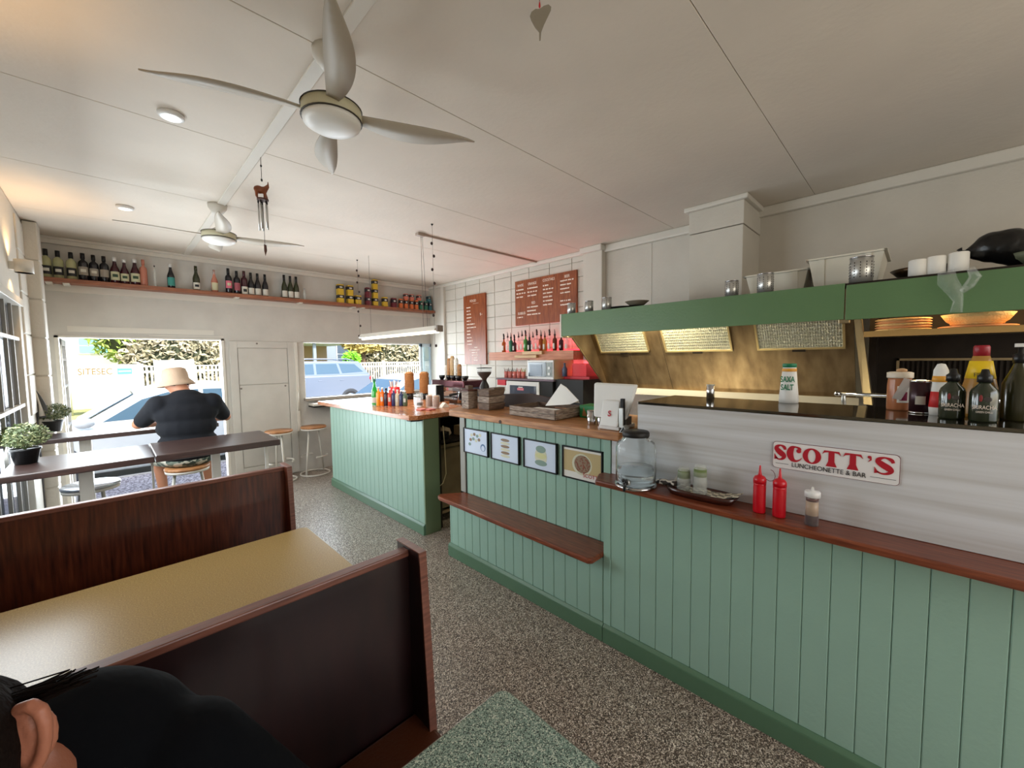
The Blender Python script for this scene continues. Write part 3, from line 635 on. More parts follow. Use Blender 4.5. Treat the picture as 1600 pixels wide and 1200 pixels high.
# ================================================================ things on the hood
def perforated(px, pyb, X, h, label, grp='perforated cutlery cups on the hood', z=None, solid=False, r=None):
    p = AX(px, pyb, X); z = ZH1 if z is None else z; r = r or h*.42
    t = thing('steel_cup', label, 'cup', (X, p.y, z), grp)
    n = 24
    prof = [(r, 0), (r, h), (r*.93, h), (r*.93, .004), (.001, .004)]
    M().lathe([(r*.96, 0)]+prof, (X, p.y, z), n).put('cup_body', STEEL, t)
    M().lathe([(r, h-.004), (r*1.04, h-.004), (r*1.04, h), (r, h)], (X, p.y, z), n).put('rim', CHROME, t)
    if not solid:
        g = M(); rows = 6
        for i in range(12):
            for k in range(rows):
                a = 2*pi*i/12
                if cos(a) > .35: continue
                g.ell((X+r*cos(a), p.y+r*sin(a), z+h*(.22+.55*k/(rows-1))), r*.05, r*.05, h*.03, 6, 4)
        g.put('hole', BLACKM, t, kind='stuff')
    return t
perforated(893, 487, 3.10, .075, 'perforated steel cup at far left end of the hood top', solid=False)
perforated(920.5, 486, 3.10, .075, 'perforated steel cup second from left on the hood top')
perforated(948, 483.5, 3.10, .082, 'perforated steel cup third from left, beside the dark tray')
perforated(1143, 461, 3.10, .082, 'perforated steel cup in front of the first plastic tub left side')
perforated(1195.5, 456, 3.08, .092, 'perforated steel cup in front of the first plastic tub')
perforated(1345, 438, 3.08, .105, 'perforated steel cup in front of the second plastic tub')
p = AX(985, 477, 3.2)
o = M().lathe([(.001, 0), (.11, 0), (.15, .03), (.155, .03), (.155, .024), (.11, -.001)], (3.25, p.y+.1, ZH1+.001), 24); tag(o.put('tray', BLACKM), 'round black tray on the hood beside steel cups', 'tray')
o = M().lathe([(.06, 0), (.095, .03), (.1, .032), (.092, .03), (.06, .005), (.001, .005)], (3.2, p.y-.06, ZH1+.033), 24); tag(o.put('bowl', mat('beige_bowl', (150, 140, 120), .4)), 'beige bowl sitting on the black tray on the hood', 'bowl')
TUB = mat('milky_plastic', (226, 222, 208), .4)
def tub(xa, xb, X, dx, h, label):
    ya, yb = AX(xb, 440, X).y, AX(xa, 440, X).y
    t = thing('plastic_tub', label, 'tub', ((X+dx/2), (ya+yb)/2, ZH1), 'milky plastic tubs on the hood')
    x0, x1 = X, X+dx; i = .035
    w = M(); z0, z1 = ZH1, ZH1+h
    B = [(x0+i, ya+i), (x1-i, ya+i), (x1-i, yb-i), (x0+i, yb-i)]; T = [(x0, ya), (x1, ya), (x1, yb), (x0, yb)]
    for k in range(4):
        a, b = B[k], B[(k+1) % 4]; c, d = T[k], T[(k+1) % 4]; cx, cy = (x0+x1)/2, (ya+yb)/2
        s = lambda p: (p[0]+(cx-p[0])*.02, p[1]+(cy-p[1])*.02)
        w.hexa([(*a, z0), (*b, z0), (*s(b), z0), (*s(a), z0), (*c, z1), (*d, z1), (*s(d), z1), (*s(c), z1)])
    w.box(x0+i, x1-i, ya+i, yb-i, z0, z0+.004).put('tub_body', TUB, t)
    M().box(x0-.015, x0+.005, ya-.015, yb+.015, z1-.012, z1).box(x1-.005, x1+.015, ya-.015, yb+.015, z1-.012, z1).box(x0-.015, x1+.015, ya-.015, ya+.005, z1-.012, z1).box(x0-.015, x1+.015, yb-.005, yb+.015, z1-.012, z1).put('rim', TUB, t, bev=.004)
    for y in (ya+.07, yb-.07): M().hexa([(x0+i-.006, y-.012, z0), (x0+i+.002, y-.012, z0), (x0+i+.002, y+.012, z0), (x0+i-.006, y+.012, z0), (x0-.006, y-.014, z1-.01), (x0+.002, y-.014, z1-.01), (x0+.002, y+.014, z1-.01), (x0-.006, y+.014, z1-.01)]).put('rib', TUB, t)
    return t
tub(1165, 1262, 3.28, .4, .165, 'shorter milky plastic tub on the hood, left of pair')
tub(1262, 1380, 3.22, .4, .205, 'taller milky plastic tub on the hood, right of pair')
p = AX(1405, 430, 3.2)
o = M().lathe([(.001, 0), (.05, 0), (.10, .035), (.125, .06), (.13, .058), (.105, .03), (.05, .003), (.001, .003)], (3.2, p.y-.09, ZH1+.001), 24); tag(o.put('wok', mat('dark_bronze_pan', (70, 52, 34), .35, .8)), 'dark bronze pan lying behind the white paper rolls on hood', 'pan')
for i, (px, pb, h) in enumerate(((1434, 427, .062), (1462, 424, .066), (1497, 419.5, .07))):
    q = AX(px, pb, 3.08); t = thing('paper_roll', 'white paper roll on the hood, %s of three' % ['left', 'middle', 'right'][i], 'roll', (3.08, q.y, ZH1), 'white paper rolls on the hood')
    M().lathe([(.038, 0), (.038, h), (.034, h+.003), (.012, h+.003), (.012, 0)], (3.08, q.y, ZH1-.006+.006), 24).put('roll', PAPER, t)
    M().lathe([(.013, .0), (.013, h+.004), (.010, h+.004), (.010, 0)], (3.08, q.y, ZH1), 14).put('core', KRAFT, t)
for o in list(C.objects):
    if o.parent is None and o.type == 'EMPTY' and abs(o.location.z-ZH1) < .001 and o.name.split('.')[0] in ('steel_cup', 'paper_roll'): o.scale = (1.2, 1.2, 1.4) if o.name[0] == 's' else (1, 1, 1.4)
# bags
def blobby(name, m, parent, balls, vox=.012, sm=6, kind=None, sub=0, **kw):
    mm = M()
    for b in balls:
        if len(b) == 2: mm.ell(b[0], b[1], b[1], b[1], 14, 8)
        elif len(b) == 4 and not isinstance(b[1], (int, float)):     # tapered capsule p0, p1, r0, r1
            a, c = Vector(b[0]), Vector(b[1]); L = (c-a).length; n = max(2, int(L/(min(b[2], b[3])*.35))+1)
            for i in range(n+1): mm.ell(a+(c-a)*i/n, *(3*[b[2]+(b[3]-b[2])*i/n]), 12, 7)
        else: mm.ell(b[0], b[1], b[2], b[3], 16, 10)
    o = mm.put(name, m, parent, **kw)
    r = o.modifiers.new('remesh', 'REMESH'); r.mode = 'VOXEL'; r.voxel_size = vox; r.use_smooth_shade = True
    s = o.modifiers.new('smooth', 'SMOOTH'); s.iterations = sm; s.factor = .5
    return o
bb = AX(1550, 405, 3.12)
o = thing('black_bag', 'full black plastic bag lying on the right end of the hood', 'bag', (3.15, bb.y, ZH1))
q = [AX(x, y, 3.12) for x, y in ((1512, 394), (1530, 392), (1552, 386), (1577, 385), (1594, 390))]
blobby('bag_body', mat('black_bin_bag', (14, 13, 13), .3, bump=1.0, bscale=14), o, [(q[0], .018), (q[1], .045), (q[2], .075), (q[3], .085), (q[4], .08), (q[2], q[3], .07, .08)], .008, 5)
M().tube([q[0], q[0]+Vector((0, .022, .008)), q[0]+Vector((0, .03, .022))], [.011, .006, .012], 7).put('knot', MATS['black_bin_bag'], o)
o = thing('grey_bowl', 'grey-green bowl edge beyond the black bag on the hood', 'bowl', (3.1, AX(1596, 412, 3.1).y-.07, ZH1))
M().lathe([(.05, 0), (.1, .035), (.115, .06), (.11, .06), (.09, .03), (.001, .01)], o.location, 20).put('bowl', mat('grey_green_bowl', (104, 108, 84), .5), o)
CLEARP = mat('clear_crinkled_plastic', (235, 240, 238), .15, bump=1, bscale=40, alpha=.16, spec=1)
hang = thing('plastic_sleeve', 'clear crinkled plastic sleeve hanging over green hood front', 'plastic bag', (XH-.01, AX(1495, 430, XH-.012).y, 1.9))
pts = [AX(x, y, XH-.016) for x, y in ((1478, 424), (1480, 440), (1492, 455), (1497, 470), (1494, 488))]
M().tube(pts, [.03, .036, .03, .018, .022], 10).put('film', CLEARP, hang)
pts = [AX(x, y, XH-.02) for x, y in ((1516, 418), (1524, 432), (1514, 446), (1503, 456))]
M().tube(pts, [.014, .022, .02, .012], 9).put('film', CLEARP, hang)

# ================================================================ ceiling fittings
def fan(x, y, a0, label):
    t = thing('ceiling_fan', label, 'fan', (x, y, 2.66), 'white four-blade ceiling fans')
    M().lathe([(.07, ZC), (.068, ZC-.03), (.035, ZC-.075), (.018, ZC-.08)], (x, y, 0), 20).put('canopy', FANW, t)
    M().cyl((x, y, 2.75), .016, ZC-.08-2.75, n=12).put('downrod', FANW, t)
    M().lathe([(.018, 2.80), (.03, 2.79), (.06, 2.765), (.105, 2.752)], (x, y, 0), 24).put('motor_cover', FANW, t)
    M().lathe([(.105, 2.752), (.122, 2.746), (.124, 2.70), (.118, 2.694), (.001, 2.694)], (x, y, 0), 32).put('motor_housing', mat('fan_housing_cream', (196, 190, 160), .4), t)
    M().lathe([(.125, 2.747), (.1265, 2.745), (.125, 2.743)], (x, y, 0), 32).lathe([(.1235, 2.70), (.1255, 2.698), (.1235, 2.695)], (x, y, 0), 32).put('housing_band', mat('dark_band', (60, 54, 44), .5), t)
    M().lathe([(.120, 2.694), (.116, 2.68), (.09, 2.664), (.05, 2.657), (.001, 2.655)], (x, y, 0), 32).put('lamp_diffuser', LENS, t)
    for k in range(4):
        a = a0+k*pi/2; n = 14; vs = []; fs = []
        for i in range(n+1):
            u = i/n; r = .115+u*.54
            w1 = (.02*(1-u)+.072*sin(pi*min(1, u**.9*.96+.02)))*(1-u**7); w2 = (.02+.016*u)*(1-u**5)+.001
            tw = radians(16)*(1-u*.5); zc = 2.722+u*.012
            for s, ww in ((-1, w2), (1, w1)):
                for dz in (0, .006):
                    px_, py_ = r, s*ww*cos(tw)
                    vs.append((x+px_*cos(a)-py_*sin(a), y+px_*sin(a)+py_*cos(a), zc-s*ww*sin(tw)+dz))
        for i in range(n):
            b = 4*i; fs += [(b, b+4, b+6, b+2), (b+1, b+3, b+7, b+5), (b, b+1, b+5, b+4), (b+2, b+6, b+7, b+3)]
        fs += [(0, 2, 3, 1), (4*n, 4*n+1, 4*n+3, 4*n+2)]
        M().add(vs, fs, True).put('blade', GREYB, t)
fan(.745, 1.84, radians(-21), 'white ceiling fan nearest, with blades over the booth tables')
fan(.72, 4.24, radians(-9), 'white ceiling fan farther away, over the high tables')
for nm, px, py_, lb in (('a', 267, 178, 'round white ceiling light nearest, beside the near fan blade'), ('b', 195, 323, 'round white ceiling light farther, near the high bottle shelf')):
    p = AZ(px, py_, ZC); t = thing('ceiling_light', lb, 'light', p, 'round ceiling lights')
    M().lathe([(.001, ZC), (.058, ZC), (.058, ZC-.016), (.046, ZC-.022)], (p.x, p.y, 0), 24).put('rim', WHITEP, t)
    M().lathe([(.046, ZC-.021), (.03, ZC-.024), (.001, ZC-.024)], (p.x, p.y, 0), 24).put('lens', mat('lit_lens', (255, 244, 220), emit=1.5), t)
# conduit and tube light
t = thing('ceiling_conduit', 'thin painted conduit running across ceiling to the right wall', 'conduit', (3.3, 3.76, ZC-.02))
M().box(2.42, XR, 3.75, 3.77, ZC-.02, ZC).put('pipe', mat('brown_white_conduit', (176, 156, 142), .5), t, bev=.005)
M().box(2.36, 2.45, 3.73, 3.79, ZC-.03, ZC).put('junction', mat('conduit_junction', (168, 150, 136), .5), t, bev=.005)
p = (2.42, 0, 0)
t = thing('pendant_tube_light', 'hanging fluorescent tube light on two wires above the bar', 'light', (2.42, 4.4, 1.92))
M().prism([(2.40, 2.0), (2.44, 2.0), (2.475, 1.95), (2.365, 1.95)], 'y', 3.49, 5.27).put('batten_body', GLOSSW, t, bev=.003)
M().box(2.385, 2.455, 3.46, 3.49, 1.935, 2.0).put('end_bracket', mat('grey_fitting_end', (130, 118, 108), .5), t)
M().tube([(2.42, 3.5, 1.935), (2.42, 5.26, 1.935)], .013, 10).put('tube', mat('glowing_tube', (255, 250, 225), emit=2.5), t)
for y in (3.775, 5.0): M().tube([(2.42, y, 2.0), (2.42, y, ZC)], .0022, 5).put('wire', mat('grey_wire', (110, 100, 94), .5), t)
M().tube([(2.425, 3.7, 2.0), (2.425, 3.76, ZC-.01)], .0018, 5).put('power_cord', BLACK, t)
light('AREA', 'tube_light_glow', (2.42, 4.38, 1.915), 10, (1, .96, .86), (0, 0, 0), shape='RECTANGLE', size=.05, size_y=1.7)
def beads(x0, pts, label):
    p0 = AZ(*x0, ZC); t = thing('bead_string', label, 'decoration', (p0.x, p0.y, 1.9), 'hanging strings of dark beads')
    q = [AY(x, y, p0.y) for x, y in pts]
    M().tube([p0, (p0.x, p0.y, q[-1].z-.02)], .0015, 5).put('string', MATS['grey_wire'], t)
    M().lathe([(.012, ZC), (.012, ZC-.004), (.002, ZC-.018)], (p0.x, p0.y, 0), 8).put('ceiling_hook', BLACKM, t)
    for k, b in enumerate(q): M().ell((p0.x+(.012 if k % 2 else -.01), p0.y, b.z), .014, .012, .016, 8, 6).put('bead', mat('dark_wood_bead', (52, 34, 28), .4), t)
beads((675, 350), [(677, 381), (677, 400), (674, 421), (674, 442), (681, 493), (678, 540)], 'string of dark beads hanging nearer, at right end of the tube light')
beads((558, 406), [(560, 423), (560, 431), (556, 441), (558, 456), (563, 487), (560, 509), (561, 525)], 'string of dark beads hanging at left end of the tube light')
p = AZ(407, 243, ZC); cy = p.y; cx = p.x
t = thing('wind_chime', 'wind chime with carved brown elephant and metal tubes on ceiling', 'wind chime', (cx, cy, 2.36))
M().tube([(cx, cy, ZC), (cx, cy, 2.82)], .0018, 5).put('string', BLACKM, t)
M().ell((cx, cy, 2.92), .006, .006, .008, 8, 5).ell((cx, cy, 2.83), .006, .006, .01, 8, 5).put('bead', BLACKM, t)
ELE = mat('carved_brown_wood', (126, 66, 32), .4, bump=.4, vary=.3, vscale=40)
z0 = 2.765
blobby('elephant', ELE, t, [((cx-.018, cy, z0), .032, .02, .026), ((cx+.008, cy, z0+.004), .022, .016, .022), ((cx+.022, cy, z0+.018), (cx+.03, cy, z0+.03), .015, .012), ((cx+.034, cy, z0+.03), (cx+.036, cy, z0+.062), .007, .004), ((cx-.034, cy-.008, z0-.01), (cx-.036, cy-.008, z0-.045), .009, .008), ((cx-.034, cy+.008, z0-.01), (cx-.03, cy+.008, z0-.045), .009, .008), ((cx+.012, cy-.008, z0-.01), (cx+.01, cy-.008, z0-.05), .009, .008), ((cx+.016, cy+.008, z0-.01), (cx+.026, cy+.008, z0-.045), .009, .008)], .004, 2)
M().cyl((cx, cy, 2.70), .034, .01, n=16).put('disc', mat('dark_wood_disc', (76, 44, 34), .5), t)
for k, L in enumerate((.155, .165, .17, .16, .15)):
    a = k*2*pi/5+.3; x, y = cx+.026*cos(a), cy+.02*sin(a)
    M().cyl((x, y, 2.675-L), .005, L, n=10).put('tube', STEEL, t)
    M().ell((x, y, 2.688), .006, .006, .012, 8, 5).put('knot', BLACKM, t)
M().tube([(cx, cy, 2.70), (cx, cy, 2.42)], .0014, 5).put('clapper_string', BLACKM, t)
M().prism([(cx-.006, 2.42), (cx+.008, 2.415), (cx+.01, 2.38), (cx, 2.345), (cx-.006, 2.38)], 'y', cy-.003, cy+.003).put('wind_catcher', MATS['dark_wood_disc'], t)
q = AZ(843, -8, ZC); L0 = AY(843, 4, q.y); L1 = AY(841, 58, q.y)
t = thing('shell_ornament', 'translucent capiz leaf ornament with red bead on ceiling', 'decoration', (q.x, q.y, L1.z))
M().tube([(q.x, q.y, ZC), (q.x, q.y, L0.z)], .0012, 5).put('string', BLACKM, t)
M().lathe([(.001, L0.z-.02), (.004, L0.z-.014), (.003, L0.z-.004), (.001, L0.z+.006)], (q.x, q.y, 0), 10).put('bead', REDP, t)
hh = L0.z-L1.z; pr = [(0, -.1), (.12, -.02), (.26, .02), (.34, -.05), (.33, -.14), (.24, -.32), (.12, -.55), (.04, -.75), (.02, -.98), (-.02, -.98), (-.02, -.75), (-.14, -.62), (-.25, -.42), (-.29, -.3), (-.24, -.18), (-.12, -.1)]
dv = Vector((rt.x, rt.y, 0)).normalized(); vs = []
for e in (-.0015, .0015):
    for a, b in pr: vs.append(Vector((q.x, q.y, L0.z-.01))+dv*a*hh+Vector((0, 0, b*hh))+Vector((-dv.y, dv.x, 0))*e)
n = len(pr); M().add(vs, [tuple(range(n)), tuple(range(n, 2*n))[::-1]]+[(i, (i+1) % n, n+(i+1) % n, n+i) for i in range(n)]).put('shell_leaf', mat('grey_translucent_shell', (158, 150, 134), .5, alpha=.85), t)
# wall lamps on the left wall
def sconce(y, label):
    t = thing('wall_lamp', label, 'lamp', (XL+.06, y, 2.38), 'up and down wall lamps')
    M().lathe([(.05, -.05), (.052, -.05), (.052, .05), (.05, .05), (.044, .05), (.044, -.05), (.05, -.05)], (XL+.075, y, 2.42), 20).box(XL, XL+.03, y-.02, y+.02, 2.39, 2.45).put('lamp_body', GLOSSW, t)
    M().cyl((XL+.075, y, 2.378), .04, .006, n=16).put('bulb_glow', mat('warm_bulb', (255, 180, 90), emit=6), t)
    for s in (1, -1):
        light('SPOT', 'wall_lamp_beam', (XL+.075, y, 2.42+s*.055), 6, (1, .62, .28), (radians(180 if s > 0 else 0), 0, 0), spot_size=radians(125), spot_blend=.6, shadow_soft_size=.03)
sconce(4.98, 'white cylindrical wall lamp glowing warm, beside the wall pier')
sconce(2.2, 'white cylindrical wall lamp glowing warm, nearer on left wall')

# ================================================================ bottles
def arc_label(x, y, z0, z1, r, dirang, span, name, m, parent):
    n = 8; vs = []
    for k in range(n+1):
        a = dirang-span/2+span*k/n
        for z in (z0, z1): vs.append((x+r*cos(a), y+r*sin(a), z))
    return M().add(vs, [(2*k, 2*k+2, 2*k+3, 2*k+1) for k in range(n)], True).put(name, m, parent)
def bottle(x, y, z, label, glassm, h=.30, r=.037, kind='bordeaux', cap=None, capm=None, lab=None, labz=(.2, .5), face=-pi/2, group=None, name='wine_bottle', cat='bottle', sub=None, span=2.2, fill=None):
    t = thing(name, label, cat, (x, y, z), group)
    nk = r*.36
    if kind == 'bordeaux': pr = [(r*.9, 0), (r, h*.02), (r, h*.62), (r*.88, h*.69), (nk, h*.76), (nk, h*.97), (nk*1.15, h*.97), (nk*1.15, h), (.001, h)]
    elif kind == 'burgundy': pr = [(r*.9, 0), (r, h*.02), (r, h*.48), (r*.82, h*.58), (r*.5, h*.70), (nk, h*.82), (nk, h*.97), (nk*1.15, h*.97), (nk*1.15, h), (.001, h)]
    elif kind == 'cyl': pr = [(r*.94, 0), (r, h*.02), (r, h*.66), (r*.8, h*.73), (nk, h*.79), (nk, h), (.001, h)]
    elif kind == 'squat': pr = [(r*.9, 0), (r, h*.03), (r*.98, h*.5), (r*.6, h*.62), (nk, h*.7), (nk, h), (.001, h)]
    M().lathe(pr, (x, y, z), 16).put('glass', glassm, t)
    if fill: M().lathe([(.001, .004), (r*.9, .004), (r*.9, h*fill[0]), (.001, h*fill[0])], (x, y, z), 14).put('contents', fill[1], t)
    if cap: M().lathe([(nk*1.25, h*(1-cap)), (nk*1.25, h*1.004), (.001, h*1.004)], (x, y, z), 12).put('cap', capm or BLACK, t)
    if lab:
        o = arc_label(x, y, z+h*labz[0], z+h*labz[1], r*1.02, face, span, 'label', lab, t)
        if sub: arc_label(x, y, z+h*(labz[0]*.65+labz[1]*.35), z+h*(labz[0]*.3+labz[1]*.7), r*1.035, face, span*.5, 'print', sub, o)
    return t
PALEG = mat('pale_yellow_wine_glass', (206, 206, 150), .12, alpha=.5, spec=.8); DARKG = mat('near_black_wine_glass', (20, 18, 24), .12, spec=.7)
OLIVEG = mat('dark_olive_glass', (44, 48, 22), .12, spec=.7); PURPG = mat('dark_purple_wine_glass', (58, 16, 28), .12, spec=.7)
ROSEG = mat('rose_wine_glass', (204, 128, 104), .12, alpha=.75, spec=.7); CLRG = mat('clear_bottle_glass', (220, 228, 224), .08, alpha=.3, spec=.8)
LBK = mat('black_label', (28, 28, 30), .5); LWH = mat('white_label', (206, 202, 190), .6); LCR = mat('cream_label', (196, 194, 160), .6); LGY = mat('grey_picture_label', (150, 142, 130), .6)
LTE = mat('teal_label', (60, 140, 132), .6); LPK = mat('pink_label', (214, 110, 130), .6); LRD = mat('dull_pink_label', (158, 84, 92), .6); LGR = mat('dark_green_band', (48, 70, 50), .6)
YS = YW-.10; GR = 'bottles on the high shelf'
def sx(px, py=430): return AY(px, py, YS).x
W_ = [
 (73.5, 'bordeaux', PALEG, .29, .04, BLACK, .22, LBK, (.12, .42), LWH, 'pale white wine bottle with black label, first at the left shelf end'),
 (91, 'bordeaux', PALEG, .285, .04, BLACK, .22, LBK, (.12, .42), LWH, 'pale white wine bottle with black label, second from left shelf end'),
 (113, 'bordeaux', PALEG, .285, .04, BLACK, .22, LBK, (.12, .42), LWH, 'pale white wine bottle with black label, third, beside dark bottles'),
 (131.5, 'bordeaux', DARKG, .29, .04, BLACK, .2, LGY, (.2, .5), LWH, 'black wine bottle with grey picture label, left of three'),
 (145.5, 'bordeaux', DARKG, .285, .038, BLACK, .2, LGY, (.2, .48), LWH, 'black wine bottle with grey picture label, middle of three'),
 (161.5, 'bordeaux', DARKG, .285, .038, BLACK, .2, LGY, (.2, .48), None, 'black wine bottle with grey picture label, right of three'),
 (180.5, 'burgundy', PURPG, .29, .04, WHITEP, .16, LCR, (.12, .44), LGR, 'dark red wine bottle with white cap, left of its three'),
 (194, 'burgundy', PURPG, .275, .037, WHITEP, .12, LCR, (.12, .42), LGR, 'dark red wine bottle with white cap, middle of its three'),
 (211.5, 'burgundy', PURPG, .295, .042, WHITEP, .14, LCR, (.12, .44), LGR, 'dark red wine bottle with white cap, right of its three'),
 (224, 'bordeaux', ROSEG, .30, .034, ROSEG, .2, None, None, None, 'orange-pink rose wine bottle without label, right of dark red bottles'),
 (243, 'bordeaux', CLRG, .25, .014, BLACK, .06, None, None, None, 'very thin clear tube-like bottle alone on the high shelf'),
 (268, 'burgundy', DARKG, .29, .037, WHITEP, .14, LTE, (.1, .44), None, 'dark bottle with teal label standing alone on high shelf'),
 (307.5, 'burgundy', OLIVEG, .30, .037, OLIVEG, .2, LWH, (.05, .32), LBK, 'olive green bottle with low white label standing alone'),
 (336, 'burgundy', ROSEG, .28, .036, CLRG, .2, LCR, (.08, .42), None, 'orange rose bottle with faded label beside the pink labelled bottle'),
 (358, 'bordeaux', DARKG, .32, .037, BLACK, .25, LPK, (.2, .5), LCR, 'black wine bottle with bright pink label'),
 (371, 'bordeaux', DARKG, .30, .037, BLACK, .25, LRD, (.15, .48), None, 'black wine bottle with dull pink label'),
 (382.5, 'bordeaux', PURPG, .31, .038, PURPG, .25, LWH, (.0, .34), LBK, 'maroon wine bottle with white label and black print'),
 (392, 'burgundy', DARKG, .30, .037, BLACK, .25, LWH, (.04, .32), None, 'black sloping bottle with white label, left of three'),
 (403, 'burgundy', DARKG, .30, .037, BLACK, .25, LWH, (.04, .32), None, 'black sloping bottle with white label, middle of three'),
 (415, 'burgundy', DARKG, .30, .037, BLACK, .25, LWH, (.04, .32), None, 'black sloping bottle with white label, right of three'),
 (445, 'burgundy', OLIVEG, .325, .037, BLACK, .25, LWH, (.05, .32), None, 'dark olive bottle with white label, left of last three'),
 (454.5, 'burgundy', OLIVEG, .32, .037, BLACK, .25, LWH, (.05, .32), None, 'dark olive bottle with white label, middle of last three'),
 (463, 'burgundy', OLIVEG, .32, .037, BLACK, .25, LWH, (.05, .32), None, 'dark olive bottle with white label, right of last three'),
 (476, 'bordeaux', CLRG, .17, .018, CLRG, .06, None, None, None, 'small clear bottle alone, right of the dark olive bottles'),
]
lastx = -9
for px, kd, g, h, r, cm, cp, lb, lz, sb, txt in W_:
    x = sx(px, 430+(px-60)*.09)
    yy = YS
    if x-lastx < r*2.08: x = lastx+r*2.09
    lastx = x
    bottle(x, yy, ZS+.001, txt, g, h, r, kd, cp, cm, lb, lz or (.2, .5), -pi/2, GR, sub=sb)
# boxes of tea and coffee on the right of the shelf
BB = mat('navy_box_top', (30, 32, 42), .5); BY = mat('yellow_box', (214, 176, 52), .5); BO = mat('orange_box', (216, 112, 58), .5)
BM = mat('maroon_box', (112, 38, 48), .5); BG = mat('green_box', (50, 120, 92), .5); BT = mat('teal_box', (48, 104, 112), .5); BC = mat('coral_box', (206, 116, 96), .5)
def carton(x, z, c, what, dy=0, w=.066, h=.105, band=BB):
    t = thing('drinks_carton', what, 'box', (x, YS-.02+dy, z), 'small cartons on the high shelf')
    y0 = YS-.05+dy
    M().box(x-w/2, x+w/2, y0, y0+w, z, z+h).put('carton', c, t, bev=.002, seg=1)
    M().box(x-w/2-.0012, x+w/2+.0012, y0-.0012, y0+w+.001, z+h*.52, z+h*.86).put('band', band, t)
    M().ell((x, y0-.0015, z+h*.68), w*.3, .001, h*.09, 10, 5).put('emblem', LWH, t)
hb = .107
def cx_(px): return AY(px, 480, YS-.05).x
lab = lambda c, w: '%s carton with navy band %s' % (c, w)
for px, row, c, w in ((534, 0, BY, 'in bottom row, far left'), (534, 1, BY, 'on top at far left'), (549, 0, BY, 'in bottom row, second'), (549, 1, BY, 'on top, second'), (561, 0, BY, 'single one right of stacked pair'),
    (577, 0, BM, 'at foot behind the tall tower'), (577, 1, BM, 'second layer behind the tall tower'), (588, 0, BY, 'at foot of tall tower'), (588, 1, BY, 'in middle of tall tower'), (588, 2, BY, 'on top of tall tower'),
    (603, 0, BY, 'low one right of tall tower'), (617, 0, BM, 'between low yellow and orange ones'), (627.5, 0, BO, 'orange row, first'), (635.5, 0, BO, 'orange row, second'), (644, 0, BO, 'orange row, third'), (651.5, 0, BO, 'orange row, fourth'),
    (636, 1, BC, 'on top of orange row, left'), (645, 1, BC, 'on top of orange row, middle'), (656, 1, BC, 'on top of the orange row, right end'), (659, 0, BG, 'green pair, left'), (666.5, 0, BG, 'green pair, right'), (673, 0, BT, 'teal, bottom, left of two'), (684, 0, BT, 'teal, bottom, at the shelf end'), (671.5, 1, BT, 'teal, top, left of two'), (684, 1, BT, 'teal, top, at the shelf end')):
    cn = {'yellow_box': 'yellow', 'maroon_box': 'maroon', 'orange_box': 'orange', 'coral_box': 'coral', 'green_box': 'green', 'teal_box': 'teal'}[c.name]
    wd = .066 if px > 620 else .085 if px < 570 else .075
    if px in (659, 666.5, 673, 627.5, 635.5, 644, 651.5): wd = .055
    hh_ = .142 if px < 600 else (.16 if row == 0 else .095)
    carton(cx_(px)+.0, ZS+.001+row*((.1415 if px < 600 else .16)+.0015), c, lab(cn, w), w=wd*1.0, h=hh_)

# ================================================================ right wall: menus, bottle shelf, back bar
def menu(y0, y1, z0, z1, label):
    t = thing('menu_board', label, 'menu board', (XR, (y0+y1)/2, z0))
    M().box(XR-.028, XR+.003, y0, y1, z0, z1).put('board', BOARDW, t, bev=.002)
    return t
XM = XR-.0285
m1 = menu(4.87, 5.42, 1.56, 2.70, 'tall narrow brown menu board on white block wall')
m2 = menu(3.10, 4.20, 2.13, 2.77, 'wide brown menu board with columns of white lettering')
text('FOOD', 'heading', WHITEINK, m1, (XM, 5.17, 2.60), .055, ROTX, .001)
def scrib(t, y, z, w, h=.016, seed=0):
    rr = random.Random(seed*7+int(z*1000)); a = y; mm = M()
    while a > y-w:
        s = .008+rr.random()*.01; mm.box(XM-.0015, XM, a-s, a, z-h/2*(.7+.3*rr.random()), z+h/2*(.7+.3*rr.random())); a -= s+.003+(.012 if rr.random() < .15 else 0)
    mm.put('lettering_line', WHITEINK, t)
for k, w in enumerate((.1, .09, .11, .12, .09, .20, .22, .08, .09, .10, .13, .1)):
    scrib(m1, 5.34, 2.50-k*.055, w, .018, k)
text('$--', 'price', WHITEINK, m1, (XM, 4.97, 2.37), .055, ROTX, .001)
M().box(XM-.001, XM, 5.03, 5.17, 2.553, 2.556).put('underline', WHITEINK, m1)
for k, (w, y) in enumerate(((.06, 5.15), (.26, 5.28), (.14, 5.22), (.14, 5.22), (.06, 5.16), (.1, 5.18))): scrib(m1, y, 1.84-k*.042+.0, w, .014, k+30)
for s, y, z in (('WHITE', 4.09, 2.70), ('ORANGE', 3.86, 2.70), ('COCKTAILS', 3.56, 2.71), ('BEER', 3.25, 2.71), ('RED', 3.84, 2.43), ('BUBBLES', 4.07, 2.30)):
    text(s, 'heading', WHITEINK, m2, (XM, y, z), .052, ROTX, .001, sx=.75)
for (y, z, ws) in ((4.17, 2.64, (.13, .18, .12)), (3.95, 2.64, (.19, .18, .16)), (3.66, 2.64, (.09, .18, .15, .15, .16, .14)), (3.36, 2.66, (.21, .16, .14, .15, 0, .16, .19)), (3.96, 2.375, (.2, .16, .25)), (4.16, 2.245, (.1,))):
    for k, w in enumerate(ws):
        if w: scrib(m2, y, z-k*.052, w, .02, k)
